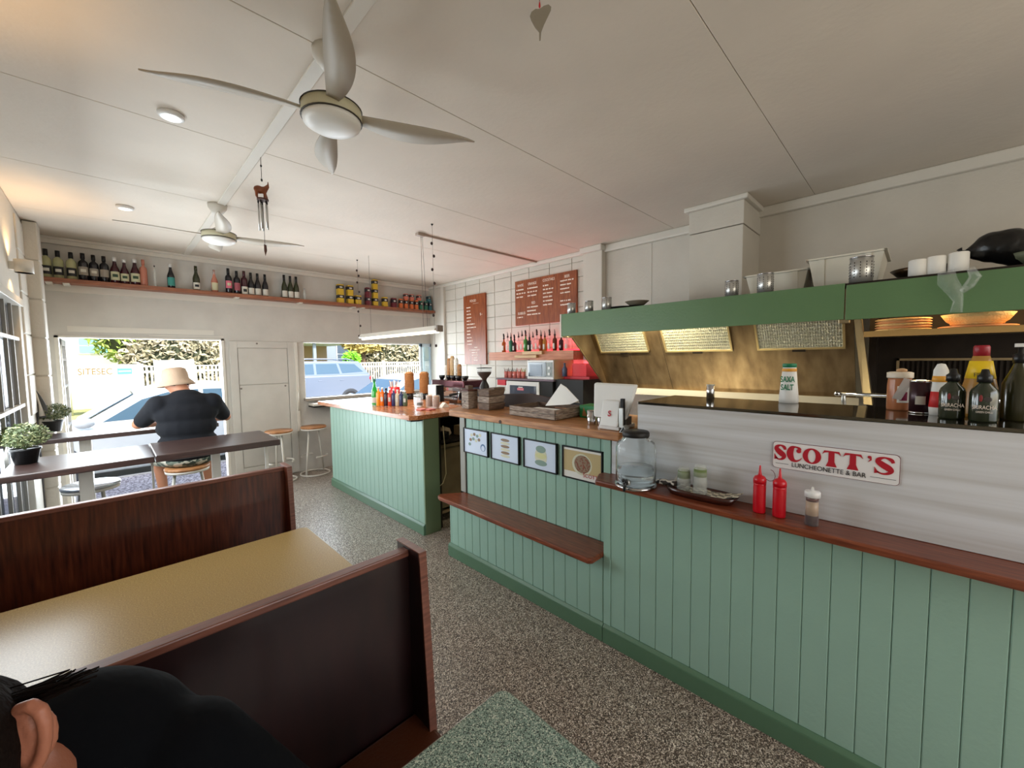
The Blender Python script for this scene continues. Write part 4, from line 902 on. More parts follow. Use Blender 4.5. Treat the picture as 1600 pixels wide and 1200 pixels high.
# bottle shelf with red light strip
bs = thing('bottle_shelf', 'orange timber box shelf with liquor bottles on the block wall', 'shelf', (XR-.1, 3.8, 1.655))
M().box(XR-.26, XR+.004, 2.98, 4.54, 1.625, 1.745).put('shelf_box', BOXW, bs, bev=.003)
M().box(XR-.012, XR+.003, 3.0, 4.5, 1.746, 1.757).put('led_strip', REDGLOW, bs)
M().box(XR-.31, XR-.262, 3.45, 3.80, 1.70, 1.745).box(XR-.31, XR-.262, 3.55, 3.95, 1.655, 1.692).put('timber_offcut', PALEW, bs, bev=.003)
M().cyl((XR-.05, 4.57, 1.735), .012, .0, n=4) if False else None
light('AREA', 'red_shelf_glow', (XR-.06, 3.75, 1.80), 1.8, (1, .05, .08), (0, radians(180), 0), shape='RECTANGLE', size=.06, size_y=1.5)
light('AREA', 'red_bench_glow', (XR-.15, 3.0, 1.60), 1.6, (1, .04, .07), (0, radians(-20), 0), shape='RECTANGLE', size=.06, size_y=.9)
PX = [(787.5, .225, OLIVEG, 'amber dark bottle with tall pourer, first on left of shelf', 'AMB'), (793.5, .25, CLRG, 'clear bottle with black pourer, second on the shelf', None), (798.5, .235, BG, 'green bottle with black pourer, third on the shelf', None), (804, .2, PURPG, 'short dark bottle with pourer, fourth on the shelf', None), (810.5, .24, CLRG, 'clear bottle with ball stopper, fifth on the shelf', None), (816, .26, CLRG, 'clear bottle with long pourer, sixth on the shelf', None),
      (821.5, .255, mat('green_bottle_glass', (70, 150, 70), .12, alpha=.9), 'tall green bottle with red-brown cap in the middle of shelf', None), (827.5, .215, DARKG, 'dark bottle just right of the tall green one', None), (833, .225, CLRG, 'clear bottle with silver top in the shelf middle', None), (839, .255, CLRG, 'clear bottle with pourer right of silver-topped one', None), (845.5, .24, mat('amber_glass', (150, 70, 26), .12, alpha=.9), 'amber bottle with T-shaped stopper', None), (851.5, .22, mat('honey_glass', (180, 130, 60), .12, alpha=.85), 'honey coloured bottle beside the mirrored jar', None),
      (859, .24, CLRG, 'clear bottle with long pourer above timber offcuts', None), (867, .235, mat('brown_glass', (96, 44, 24), .12, alpha=.95), 'brown bottle with black stopper on the right half', None), (877, .2, PURPG, 'dark maroon bottle close to the hood', None), (886, .2, CLRG, 'clear bottle with red liquid, last before the hood', None)]
ly = 99
for i, (px, h, g, txt, f) in enumerate(PX):
    y = AX(px, 545, XR-.13).y; r = .031
    if ly-y < 2*r+.002: y = ly-2*r-.003
    ly = y; h *= .92
    gm = mat('amber_liquor', (170, 84, 24), .15, alpha=.95) if i == 0 else g
    t = bottle(XR-.13, y, 1.746, txt, gm, h, r, 'cyl' if i % 3 else 'bordeaux', .08, BLACK if i != 6 else mat('red_brown_cap', (110, 40, 30), .5), LWH if i % 4 != 2 else None, (.12, .45), pi, 'liquor bottles on the bottle shelf', name='liquor_bottle', span=1.0)
    M().tube([(XR-.13, y, 1.746+h), (XR-.13, y, 1.746+h+.03), (XR-.138, y, 1.746+h+.065)], [.008, .006, .002] if i % 3 else [.009, .013, .009], 8).put('pourer', BLACK, t)

# back bench with oven, microwave and utensils
bn = thing('back_bench', 'dark back bench against block wall below the bottle shelf', 'bench', (3.9, 3.6, 0))
M().box(3.62, XR, 2.99, 4.35, 0, 1.05).put('cabinet', DARKST, bn)
M().box(3.60, XR, 2.99, 4.37, 1.05, 1.08).put('worktop', STEEL, bn)
ov = thing('countertop_oven', 'white fronted benchtop oven with dark glass door', 'oven', (3.85, 3.45, 1.08))
M().box(3.66, 4.1, 3.0, 3.76, 1.081, 1.37).put('oven_body', BLACKM, ov, bev=.006)
M().box(3.64, 3.66, 3.20, 3.76, 1.081, 1.36).put('oven_door', WHITEP, ov, bev=.006)
M().box(3.632, 3.64, 3.24, 3.69, 1.11, 1.31).put('door_glass', mat('blue_grey_oven_glass', (74, 82, 96), .1, spec=1), ov, bev=.003)
M().box(3.628, 3.632, 3.44, 3.55, 1.25, 1.28).put('sticker', mat('pink_sticker', (214, 120, 130), .6), ov)
M().box(3.628, 3.632, 3.46, 3.53, 1.285, 1.295).put('sticker', PAPER, ov)
sh = thing('wall_shelf', 'grey shelf board carrying the microwave and utensil jars', 'shelf', (3.9, 3.5, 1.39))
M().box(3.66, XR+.003, 2.99, 3.98, 1.372, 1.392).put('shelf_board', mat('purple_grey_shelf', (120, 104, 116), .5), sh, bev=.003)
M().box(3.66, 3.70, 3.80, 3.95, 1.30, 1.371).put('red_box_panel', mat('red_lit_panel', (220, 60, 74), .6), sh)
mw = thing('microwave', 'white microwave with dark door and open beige side', 'microwave', (3.8, 3.2, 1.392))
M().box(3.72, 4.1, 3.02, 3.44, 1.393, 1.625).put('casing', CREAM, mw, bev=.006)
M().box(3.70, 3.72, 3.02, 3.44, 1.393, 1.625).put('front', WHITEP, mw, bev=.006)
M().box(3.694, 3.70, 3.13, 3.42, 1.425, 1.60).put('door_glass', mat('dark_teal_glass', (52, 66, 72), .1, spec=1), mw, bev=.004)
M().box(3.690, 3.694, 3.19, 3.39, 1.435, 1.575).put('window', mat('blue_grey_glass', (120, 134, 150), .2), mw)
M().box(3.694, 3.70, 3.035, 3.12, 1.425, 1.60).put('control_panel', mat('grey_controls', (150, 158, 156), .4), mw)
for z in (1.46, 1.53): M().cyl((3.694, 3.078, z), .018, -.008, 'x', 12).put('dial', WHITEP, mw)
for i, (y, c, n_, lb) in enumerate(((3.90, mat('dark_red_sticks', (110, 30, 34), .5), 'sticks', 'jar of dark red sticks at left end of the grey shelf'), (3.82, BLACK, 'tongs', 'jar with black utensils on grey shelf'), (3.74, BLACK, 'spoons', 'jar with dark spoons, third on grey shelf'), (3.66, REDP, 'forks', 'jar lit red, fourth on the grey shelf'), (3.58, mat('lime_fruit', (140, 150, 50), .5), 'herbs', 'jar with yellow-green herbs beside the microwave'))):
    t = thing('utensil_jar', lb, 'jar', (3.78, y, 1.392), 'jars on the grey shelf')
    M().lathe([(.028, 0), (.03, .085), (.027, .085), (.026, .006), (.001, .006)], (3.78, y, 1.393), 16).put('jar', mat('red_tinted_glass', (226, 130, 120), .15, alpha=.7), t)  # clear jars coloured red, the red glow is put into the glass
    for k in range(6):
        a = k*1.05; M().tube([(3.78+.01*cos(a), y+.01*sin(a), 1.4), (3.78+.028*cos(a), y+.03*sin(a), 1.50+.012*(k % 3))], .003, 5).put('utensil', c, t)
bottle(3.80, 3.50, 1.393, 'slim dark bottle just left of the microwave', DARKG, .24, .024, 'bordeaux', name='liquor_bottle')
kb = thing('glass_tub', 'red lit clear tub at right end of grey shelf', 'tub', (3.9, 2.0, 1.39))
kb.location = (3.95, 2.75, 1.43)
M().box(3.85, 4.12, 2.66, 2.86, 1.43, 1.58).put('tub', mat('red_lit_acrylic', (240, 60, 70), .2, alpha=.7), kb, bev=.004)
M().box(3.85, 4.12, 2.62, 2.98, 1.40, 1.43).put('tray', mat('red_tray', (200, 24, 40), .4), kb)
M().box(3.7, 4.15, 2.6, 2.985, .0, 1.40).put('stand', BLACKM, kb)
jg = thing('knife_and_bottle_holder', 'grey spray bottle beside the microwave near red tub', 'bottle', (3.85, 2.9, 1.43))
M().lathe([(.03, 0), (.032, .09), (.012, .12), (.012, .15), (.02, .155), (.001, .16)], (3.80, 2.93, 1.4305), 14).put('bottle_body', mat('blue_grey_plastic', (90, 100, 124), .4), jg)

# ================================================================ things on the bar island
ZB = 1.141; GB = 'drinks on the bar island'
bottle(*AZ(586, 633, ZB), 'bright green glass bottle at left of the drinks row on bar', mat('bright_green_glass', (30, 170, 50), .1, alpha=.85, spec=.8), .30, .036, 'burgundy', .1, BG, LWH, (.1, .3), 3.9, GB, name='soda_bottle')
cols = [((240, 150, 30), 'yellow-orange'), ((236, 112, 20), 'deep orange'), ((50, 26, 44), 'dark purple'), ((214, 70, 40), 'red-orange'), ((40, 44, 90), 'navy blue'), ((210, 190, 160), 'cream'), ((38, 52, 92), 'indigo'), ((88, 104, 76), 'grey-green')]
for k, (c, n_) in enumerate(cols):
    p = AZ(592+k*5.9, 634, ZB); h = .21-.006*k
    t = bottle(p.x, p.y, ZB, '%s soft drink bottle in the row on the bar, number %s from left' % (n_, ['two', 'three', 'four', 'five', 'six', 'seven', 'eight', 'nine'][k]), mat('drink_'+n_.replace(' ', '_'), c, .2, spec=.6), h, .026, 'cyl', .1, WHITEP if k != 2 else BLACK, LWH if k % 2 else None, (.25, .5), 3.9, GB, name='soda_bottle', span=1.0)
p = AZ(627, 624, ZB)
t = thing('straw_cup', 'red round cup full of straws behind the drinks row', 'cup', (2.70, 4.78, ZB)); q = Vector((2.60, 4.78, ZB))
M().cyl(q, .05, .03, n=16).put('stand', BLACK, t)
M().lathe([(.05, .03), (.072, .05), (.074, .16), (.068, .16), (.066, .05), (.001, .04)], q, 20).put('cup', REDP, t)
for k in range(12):
    a = k*.55; M().tube([(q.x+.03*cos(a), q.y+.03*sin(a), ZB+.06), (q.x+.055*cos(a), q.y+.055*sin(a), ZB+.225+.01*(k % 3))], .004, 5).put('straw', KRAFT if k % 2 else PAPER, t)
for i, (px, h, lb) in enumerate(((644, .30, 'left'), (652, .33, 'right'))):
    q = Vector(((2.73, 4.62, ZB), (2.85, 4.46, ZB))[i])
    t = thing('paper_cup_stack', 'tall %s stack of brown paper cups beside the red straw cup' % lb, 'cup stack', q, 'stacks of brown paper cups')
    M().lathe([(.05, 0), (.05, .07), (.03, .08)], q, 16).put('dispenser_base', BLACK, t)
    mm = M()
    for k in range(16): z = .08+k*.016; mm.lathe([(.056, z), (.064, z+.012), (.066, z+.015), (.058, z+.0155)], q, 18)
    mm.lathe([(.05, .335), (.046, .352), (.001, .356)], q, 18).put('cups', KRAFT, t)
q = AZ(668, 624, ZB); q = Vector((2.80, 4.14, ZB))
t = thing('white_dispenser', 'white box shaped napkin dispenser with black side on bar', 'dispenser', q)
M().box(q.x-.05, q.x+.05, q.y-.085, q.y+.085, ZB, ZB+.2).put('casing', WHITEP, t, bev=.006)
M().box(q.x-.052, q.x+.052, q.y-.105, q.y-.086, ZB, ZB+.2).put('side', BLACK, t)
for i, (px, pyb, hh2, n_) in enumerate(((656, 635, .15, 'left'), (671, 637, .14, 'middle'), (682, 637.5, .135, 'right'))):
    q = AZ(px, pyb, ZB); t = thing('glass_jar', '%s glass jar of brown wooden pieces at the bar corner' % n_, 'jar', q, 'glass jars on the bar corner')
    M().lathe([(.034, 0), (.038, .01), (.038, hh2*.9), (.034, hh2), (.031, hh2), (.034, hh2*.88), (.034, .012), (.001, .008)], q, 18).put('jar', mat('jar_glass', (225, 232, 230), .08, alpha=.18, spec=.8), t)
    M().lathe([(.001, .012), (.032, .012), (.033, hh2*(.25 if i == 0 else .85)), (.02, hh2*(.28 if i == 0 else .95)), (.001, hh2*(.28 if i == 0 else .95))], q, 12).put('contents', BLACK if i == 0 else mat('tan_pieces', (190, 130, 84), .7, bump=1, bscale=90, vary=.3, vscale=60), t)
for i, (px, n_) in enumerate(((659, 'left'), (672, 'right'))):
    q = AZ(px, 640.5, ZB); o = M().box(q.x-.04, q.x+.04, q.y-.045, q.y+.045, ZB+.0, ZB+.012); tag(o.put('coaster_stack', mat('pink_coaster', (214, 120, 112), .6), bev=.002), '%s flat pinkish coaster pad at the near bar corner' % n_, 'coaster')
q = AZ(627, 632, ZB); o = M().prism([(q.y-.05, ZB), (q.y+.05, ZB), (q.y-.04, ZB+.05)], 'x', q.x-.03, q.x+.03); tag(o.put('napkin_wedge', PALEW, bev=.004), 'small tan wedge holder right of the drinks row', 'holder')
q = AZ(694, 636, ZB); o = M().prism([(q.x-.05, ZB), (q.x+.05, ZB), (q.x, ZB+.05)], 'y', q.y-.03, q.y+.03); tag(o.put('tent_card', PAPER), 'white folded tent card near espresso machine', 'card')
# espresso bench and machine behind island
eb = thing('espresso_bench', 'dark bench behind the bar island carrying the espresso machine', 'bench', (3.2, 4.3, 0))
M().box(2.78, 3.45, 3.55, 4.6, 0, 1.03).put('cabinet', DARKST, eb)
M().box(2.76, 3.47, 3.53, 4.62, 1.03, 1.06).put('top', BARTOP, eb, bev=.004)
em = thing('espresso_machine', 'chrome espresso machine with black cup tops on the bench', 'coffee machine', (3.1, 4.2, 1.06))
M().box(2.98, 3.38, 3.86, 4.5, 1.10, 1.16).put('drip_tray', CHROME, em, bev=.006)
M().box(3.14, 3.38, 3.86, 4.5, 1.16, 1.34).put('body', CHROME, em, bev=.01)
M().box(3.0, 3.38, 3.84, 4.52, 1.30, 1.385).put('head', mat('maroon_steel', (86, 50, 56), .25, .7), em, bev=.012)
M().box(2.985, 3.0, 3.86, 4.5, 1.255, 1.30).put('front_bar', CHROME, em, bev=.005)
for y in (3.98, 4.36):
    M().cyl((3.07, y, 1.23), .032, .05, n=16).put('group_head', CHROME, em)
    M().tube([(3.05, y, 1.23), (2.90, y, 1.215)], [.012, .016]).put('portafilter', BLACK, em)
for y in (3.87, 4.49): M().tube([(2.99, y, 1.29), (2.95, y, 1.24), (2.94, y, 1.13)], .006).put('steam_wand', CHROME, em)
for y in (3.9, 4.46):
    for x in (3.02, 3.34): M().cyl((x, y, 1.06), .02, .04, n=10).put('foot', BLACK, em)
for i, (x, y) in enumerate(((3.12, 4.45), (3.14, 4.32), (3.12, 4.19), (3.1, 4.06), (3.1, 3.93))):
    o = M().lathe([(.022, 0), (.04, .03), (.042, .055), (.038, .055), (.03, .01), (.001, .008)], (x, y, 1.386), 16); tag(o.put('coffee_cup', BLACK), 'black coffee cup on the machine top, %s from the left' % ['first', 'second', 'third', 'fourth', 'fifth'][i], 'cup', 'black cups on the espresso machine')
for i, (px, pyt, y_, n_) in enumerate(((697, 572, 4.42, 'first'), (702, 561, 4.36, 'second'), (707, 558, 4.22, 'third'), (713, 562, 4.1, 'fourth'), (718, 570, 3.99, 'last'))):
    q = AY(px, 590, y_+.0); q = Vector((3.30, AX(px, 580, 3.30).y, 1.386)); top = AX(px, pyt, 3.30).z; q.y = max(q.y, 3.88)
    t = thing('paper_cup_stack', '%s tall stack of upturned cups on the espresso machine' % n_, 'cup stack', q, 'tall cup stacks on espresso machine')
    mm = M(); n = int((top-1.386)/.016)
    for k in range(n): z = k*.016; mm.lathe([(.034, z), (.028, z+.014)], q, 14)
    mm.lathe([(.028, n*.016-.002), (.02, n*.016+.02), (.001, n*.016+.022)], q, 14).put('cups', (PAPER, KRAFT, mat('tan_cups', (200, 164, 116), .6))[i % 3], t)
# grinder
gr = thing('coffee_grinder', 'coffee grinder with dark bean hopper behind the timber boxes', 'coffee grinder', (2.78, 3.20, 1.0))
gx, gy = 2.84, 3.27
M().box(gx-.07, gx+.07, gy-.07, gy+.07, 0, 1.06).put('plinth', DARKST, gr)
M().lathe([(.075, 1.06), (.075, 1.10), (.05, 1.12), (.05, 1.36), (.03, 1.40), (.022, 1.42)], (gx, gy, 0), 18).put('grinder_body', BLACKM, gr)
M().lathe([(.022, 1.42), (.028, 1.44), (.07, 1.485), (.078, 1.51), (.001, 1.512)], (gx, gy, 0), 20).put('beans', mat('coffee_beans', (60, 44, 34), .6, bump=1, bscale=150), gr)
M().lathe([(.079, 1.512), (.083, 1.55), (.08, 1.55), (.076, 1.512)], (gx, gy, 0), 20).put('hopper', PANE, gr)
M().lathe([(.084, 1.55), (.084, 1.556), (.001, 1.56)], (gx, gy, 0), 20).put('hopper_lid', BLACK, gr)

# ================================================================ things on the pickup counter
ZT = 1.241
def tbox(x0, x1, y0, y1, z0, z1, th=.01, m=None, parent=None, taper=0, name='box_body'):
    w = M(); q = taper
    w.box(x0, x1, y0, y1, z0, z0+th)
    w.box(x0-q, x0+th, y0-q, y1+q, z0, z1).box(x1-th, x1+q, y0-q, y1+q, z0, z1).box(x0, x1, y0-q, y0+th, z0, z1).box(x0, x1, y1-th, y1+q, z0, z1)
    return w.put(name, m, parent, bev=.002)
t = thing('timber_caddy', 'pale-fronted tall timber caddy at far end of pine counter', 'box', (2.13, 2.62, ZT))
M().box(2.06, 2.16, 2.575, 2.665, ZT, ZT+.145).put('box_body', CRATE, t, bev=.003)
M().box(2.05, 2.17, 2.565, 2.675, ZT+.145, ZT+.16).put('lid', mat('red_brown_lid', (86, 48, 40), .6), t, bev=.003)
M().box(2.08, 2.13, 2.60, 2.64, ZT+.16, ZT+.19).put('handle', CRATED, t)
M().cyl((2.058, 2.62, ZT+.06), .006, .003, 'x', 8).put('hole', BLACKM, t)
t = thing('stacked_timber_crates', 'stack of dark weathered timber serving boxes on pine counter', 'crate', (2.2, 2.4, ZT))
for k in range(3):
    z = ZT+k*.055
    M().hexa([(2.105, 2.375, z), (2.27, 2.375, z), (2.27, 2.50, z), (2.105, 2.50, z), (2.10-.0, 2.365, z+.053), (2.28, 2.365, z+.053), (2.28, 2.51, z+.053), (2.10, 2.51, z+.053)]).put('crate_layer', CRATED if k != 1 else CRATE, t, bev=.004)
M().box(2.15, 2.27, 2.36, 2.42, ZT+.165, ZT+.178).put('lid', CRATED, t)
o = M().box(2.375, 2.405, 1.95, 2.58, ZT, ZT+.1).prism([(1.95, ZT+.1), (2.58, ZT+.1), (2.2, ZT+.125)], 'x', 2.375, 2.405); tag(o.put('dark_timber_board', mat('dark_brown_board', (58, 40, 32), .6)), 'long dark timber upstand behind crates on pine counter', 'board')
cr = thing('shallow_crate', 'shallow weathered timber crate holding folded paper on counter', 'crate', (2.2, 1.87, ZT))
x0, x1, y0, y1 = 2.045, 2.36, 1.655, 2.075
for k in range(2):
    z = ZT+.004+k*.034
    M().box(x0-.008, x0, y0, y1, z, z+.031).put('slat', CRATE, cr, bev=.002)
    M().box(x1, x1+.008, y0, y1, z, z+.031).put('slat', CRATED, cr, bev=.002)
    M().box(x0, x1, y0-.008, y0, z, z+.031).put('slat', CRATE, cr, bev=.002)
    M().box(x0, x1, y1, y1+.008, z, z+.031).put('slat', CRATED, cr, bev=.002)
M().box(x0, x1, y0, y1, ZT, ZT+.008).put('bottom', CRATED, cr)
t = thing('folded_paper', 'white wrapping paper folded to a peak inside shallow crate', 'paper', (2.2, 1.8, ZT+.01))
A = [AX(x, y, 2.16) for x, y in ((852, 634), (876, 600), (884, 605), (904, 626), (890, 632))]
pm = M()
for e in (0, .006): pm.v += [a+Vector((e, 0, 0)) for a in A]
pm.f += [(0, 1, 2, 3, 4), (9, 8, 7, 6, 5)]+[(i, (i+1) % 5, 5+(i+1) % 5, 5+i) for i in range(5)]; pm.sm += [False]*7
pm.put('sheet', PAPER, t)
B_ = [AX(x, y, 2.22) for x, y in ((860, 628), (876, 600), (900, 622), (905, 630))]
pm = M()
for e in (0, .005): pm.v += [a+Vector((e, 0, .002)) for a in B_]
pm.f += [(0, 1, 2, 3), (7, 6, 5, 4)]+[(i, (i+1) % 4, 4+(i+1) % 4, 4+i) for i in range(4)]; pm.sm += [False]*6
pm.put('sheet', mat('grey_white_paper', (206, 204, 196), .7), t)
o = M().box(2.06, 2.15, 1.67, 1.90, ZT+.01, ZT+.062); tag(o.put('paper_wad', PAPER, bev=.008), 'flat stack of white papers inside front of shallow crate', 'paper')
o = thing('green_carton', 'green carton with brown triangle behind the steel tins', 'box', (2.3, 1.45, ZT))
M().box(2.27, 2.40, 1.44, 1.625, ZT, ZT+.085).put('carton', mat('bright_green_card', (38, 140, 76), .45), o, bev=.004)
M().prism([(1.60, ZT+.012), (1.56, ZT+.012), (1.59, ZT+.07)], 'x', 2.267, 2.27).put('triangle', KRAFT, o)
for i, (x, y, h) in enumerate(((2.06, 1.385, .088), (2.075, 1.325, .094))):
    perforated(0, 0, 0, 0, '', z=0) if False else None
    t = thing('steel_tin', 'plain steel tin by the green carton, %s of the pair' % ('left', 'right')[i], 'tin', (x, y, ZT), 'steel tins on the pine counter')
    M().lathe([(.026, 0), (.027, .002), (.027, h), (.025, h), (.025, .004), (.001, .004)], (x, y, ZT), 24).put('tin', CHROME, t)
    M().lathe([(.0275, h-.004), (.0285, h-.002), (.0275, h)], (x, y, ZT), 24).put('rim', STEEL, t)
o = M().lathe([(.02, 0), (.026, .014), (.014, .024), (.001, .024)], (2.075, 1.325, ZT+.0945), 12); tag(o.put('green_cloth', mat('green_sponge', (90, 130, 90), .8)), 'small green sponge on top of right steel tin', 'sponge')
# point of sale terminal seen from behind
ps = thing('sales_terminal', 'white sales terminal seen from behind with a red S', 'terminal', (2.2, 1.22, ZT))
tl = [AX(x, y, 2.10) for x, y in ((935, 599), (999, 599), (996, 652), (947, 652))]
cpt = sum(tl, Vector())/4
def slab4(P, d, name, m, par, bev=.006):
    q = M().hexa([P[3], P[2], P[2]+d, P[3]+d, P[0], P[1], P[1]+d, P[0]+d]); return q.put(name, m, par, bev=bev, seg=3)
tl = [Vector((2.13, 1.36, 1.47)), Vector((2.06, 1.135, 1.47)), Vector((2.03, 1.15, 1.31)), Vector((2.06, 1.33, 1.31))]
slab4([Vector((2.08, 1.385, 1.494)), Vector((2.08, 1.10, 1.49)), Vector((2.00, 1.12, 1.30)), Vector((2.00, 1.335, 1.30))], Vector((.028, 0, .006)), 'tablet_back', WHITEP, ps, .012)
slab4([Vector((2.005, 1.27, 1.405)), Vector((2.005, 1.16, 1.405)), Vector((1.965, 1.155, 1.262)), Vector((1.965, 1.27, 1.262))], Vector((.05, 0, 0)), 'stand', WHITEP, ps, .006)
M().box(1.975, 2.16, 1.15, 1.28, ZT, ZT+.025).put('base', WHITEP, ps, bev=.006)
M().box(2.06, 2.12, 1.15, 1.25, 1.26, 1.31).put('card_slot', mat('grey_plastic', (120, 116, 110), .5), ps, bev=.004)
text('S', 'letter', REDINK, ps, (1.979, 1.212, 1.332), .045, (radians(90-15), 0, radians(-90)), .0004, off=.0012)
t = thing('number_stand', 'small black and steel tent sign in front of terminal', 'sign', (1.99, 1.17, ZT))
p = AZ(968, 678, ZT)
M().prism([(p.y+.025, ZT), (p.y-.025, ZT), (p.y, ZT+.04)], 'x', 1.945, 1.985).put('tent', STEEL, t)
M().prism([(p.y+.018, ZT+.002), (p.y-.018, ZT+.002), (p.y, ZT+.033)], 'x', 1.944, 1.946).put('dark_end', BLACK, t)
t = thing('slim_stand', 'slim dark metal upright stand between terminal and splash panel', 'stand', (1.99, 1.16, ZT))
M().box(1.985, 2.005, 1.128, 1.148, ZT, ZT+.18).put('upright', BLACKM, t, bev=.002)
M().box(1.975, 1.985, 1.125, 1.15, ZT+.02, ZT+.13).put('clip', STEEL, t, bev=.002)

# ================================================================ on the long ledge
ZL = .999
wd = thing('water_dispenser', 'ribbed clear water dispenser jar with black lid and tap', 'dispenser', (1.905, .99, ZL))
wx, wy = 1.856, .985; R1 = .097
M().lathe([(R1*1.0, 0), (R1*1.06, .004), (R1*1.06, .01), (R1*.9, .012), (.001, .012)], (wx, wy, ZL), 32).put('base_ring', CHROME, wd)
RIBG = mat('dispenser_glass', (250, 253, 253), .05, trans=.98, ior=1.2, spec=.9)
mm = M(); n = 48; prof = [(.9, .012), (1, .022), (1.0, .17), (.93, .195), (.66, .212), (.62, .225), (.58, .225), (.9, .19), (.95, .17), (.95, .026), (.85, .018)]
for i in range(n):
    for (r, z) in prof:
        a = 2*pi*i/n; rr_ = R1*r*(1+(.012 if i % 2 else 0)*(1 if .02 < z < .18 else 0)); mm.v.append(Vector((wx+rr_*cos(a), wy+rr_*sin(a), ZL+z)))
k = len(prof)
for i in range(n):
    j = (i+1) % n
    for q in range(k): mm.f.append((i*k+q, j*k+q, j*k+(q+1) % k, i*k+(q+1) % k)); mm.sm.append(True)
mm.put('jar', RIBG, wd)
M().lathe([(.001, .02), (R1*.93, .02), (R1*.945, .03), (R1*.945, .085), (.001, .085)], (wx, wy, ZL), 32).put('water', mat('blue_grey_water', (228, 238, 240), .02, trans=.9, ior=1.33), wd)
M().lathe([(R1*.66, .222), (R1*.68, .225), (R1*.68, .24), (R1*.62, .246), (.001, .246)], (wx, wy, ZL), 28).put('lid', BLACKM, wd)
tp = Vector((wx-R1*1.03, wy-.012, ZL+.035))
M().cyl(tp+Vector((-.012, 0, 0)), .013, .02, 'x', 14).put('tap_collar', STEEL, wd)
M().tube([tp+Vector((0, 0, 0)), tp+Vector((-.03, 0, 0)), tp+Vector((-.034, 0, -.03))], [.008, .009, .006]).ell(tp+Vector((-.028, .008, .014)), .01, .008, .008).ell(tp+Vector((-.028, -.008, .014)), .01, .008, .008).put('tap', BLACK, wd)
ty0, ty1 = .515, .85
tr = thing('serving_tray', 'long dark timber tray with checked cloth and upturned glasses', 'tray', (1.9, .7, ZL))
def oval(rx, ry, n=28): return [(1.895+rx*(abs(cos(2*pi*k/n))**.6)*(1 if cos(2*pi*k/n) > 0 else -1), (ty0+ty1)/2+ry*(abs(sin(2*pi*k/n))**.75)*(1 if sin(2*pi*k/n) > 0 else -1)) for k in range(n)]
o1, o2, o3 = oval(.05, .135), oval(.062, .16), oval(.056, .15)
mm = M(); n = len(o1)
mm.v = [Vector((*p, ZL)) for p in o1]+[Vector((*p, ZL+.034)) for p in o2]+[Vector((*p, ZL+.034)) for p in o3]+[Vector((*p, ZL+.008)) for p in o1]
for i in range(n):
    j = (i+1) % n
    for q in range(3): mm.f.append((q*n+i, q*n+j, (q+1)*n+j, (q+1)*n+i)); mm.sm.append(True)
mm.f += [tuple(range(n))[::-1], tuple(range(3*n, 4*n))]; mm.sm += [False, False]
mm.put('tray_body', mat('dark_glossy_timber', (66, 30, 22), .25, coat=.3, vary=.3, vscale=14), tr)
CHK = mat('cream_cloth', (214, 206, 184), .85); CHD = mat('grey_check', (130, 124, 112), .85)
t = thing('checked_cloth', 'cream and grey checked cloth lining the dark tray', 'cloth', (1.9, .67, ZL+.03))
mm = M(); dk = M()
for i in range(11):
    for j in range(5):
        yy = ty0-.0+.022*i; xx = 1.855+.016*j; z = ZL+.030+(.022*max(0, 1-i/3.))+.003*sin(i*1.3+j)
        z2 = ZL+.030+(.022*max(0, 1-(i+1)/3.))+.003*sin((i+1)*1.3+j)
        (dk if (i+j) % 2 else mm).add([(xx, yy, z), (xx+.016, yy, z), (xx+.016, yy+.022, z2), (xx, yy+.022, z2), (xx, yy, z-.002), (xx+.016, yy, z-.002), (xx+.016, yy+.022, z2-.002), (xx, yy+.022, z2-.002)], [(0, 1, 2, 3), (7, 6, 5, 4), (0, 4, 5, 1), (1, 5, 6, 2), (2, 6, 7, 3), (3, 7, 4, 0)])
c_ = mm.put('cloth', CHK, t); dk.put('check', CHD, t)
t = thing('patterned_napkin', 'crumpled black and white spotted napkin at left tray end', 'napkin', (1.88, .83, ZL+.03))
NAPK = ramp_tex('black_white_spots', 'voronoi', 55, [(0, (24, 22, 24)), (.45, (214, 208, 200)), (.75, (60, 50, 46))], .6, constant=True)
blobby('cloth', NAPK, t, [((1.875, .845, ZL+.045), .026, .03, .014), ((1.885, .80, ZL+.045), .024, .03, .013), ((1.87, .87, ZL+.042), .018, .018, .012)], .007, 3)
t = thing('white_napkin', 'upright folded white napkin behind the left glass stack', 'napkin', (1.92, .79, ZL+.03))
M().hexa([(1.925, .83, ZL+.03), (1.93, .83, ZL+.03), (1.93, .765, ZL+.03), (1.925, .765, ZL+.03), (1.925, .79, ZL+.095), (1.93, .79, ZL+.095), (1.93, .768, ZL+.10), (1.925, .768, ZL+.10)]).put('napkin', PAPER, t)
def glass_stack(x, y, h, label, hs):
    t = thing('glass_stack', label, 'glasses', (x, y, ZL+.031), 'stacked tumblers on the tray')
    M().lathe([(.031, 0), (.026, .08), (.024, .085), (.001, .085), (.023, .081), (.029, .0)], (x, y, ZL+.033), 24).put('glass', mat('tumbler_glass', (236, 240, 232), .08, alpha=.2, spec=.9), t)
    M().lathe([(.031, .0), (.026, h-.035), (.024, h-.03), (.001, h-.03), (.023, h-.033), (.029, 0)], (x, y, ZL+.033+.03), 24).put('glass', MATS['tumbler_glass'], t)
    M().lathe([(.0282, hs), (.0268, hs+.034)], (x, y, ZL+.033), 24).put('green_print', mat('olive_print', (104, 124, 58), .5, alpha=.75), t)
glass_stack(1.875, .75, .10, 'stack of clear tumblers with olive print, left on tray', .052)
glass_stack(1.87, .675, .125, 'taller stack of clear tumblers with olive print, right on tray', .075)
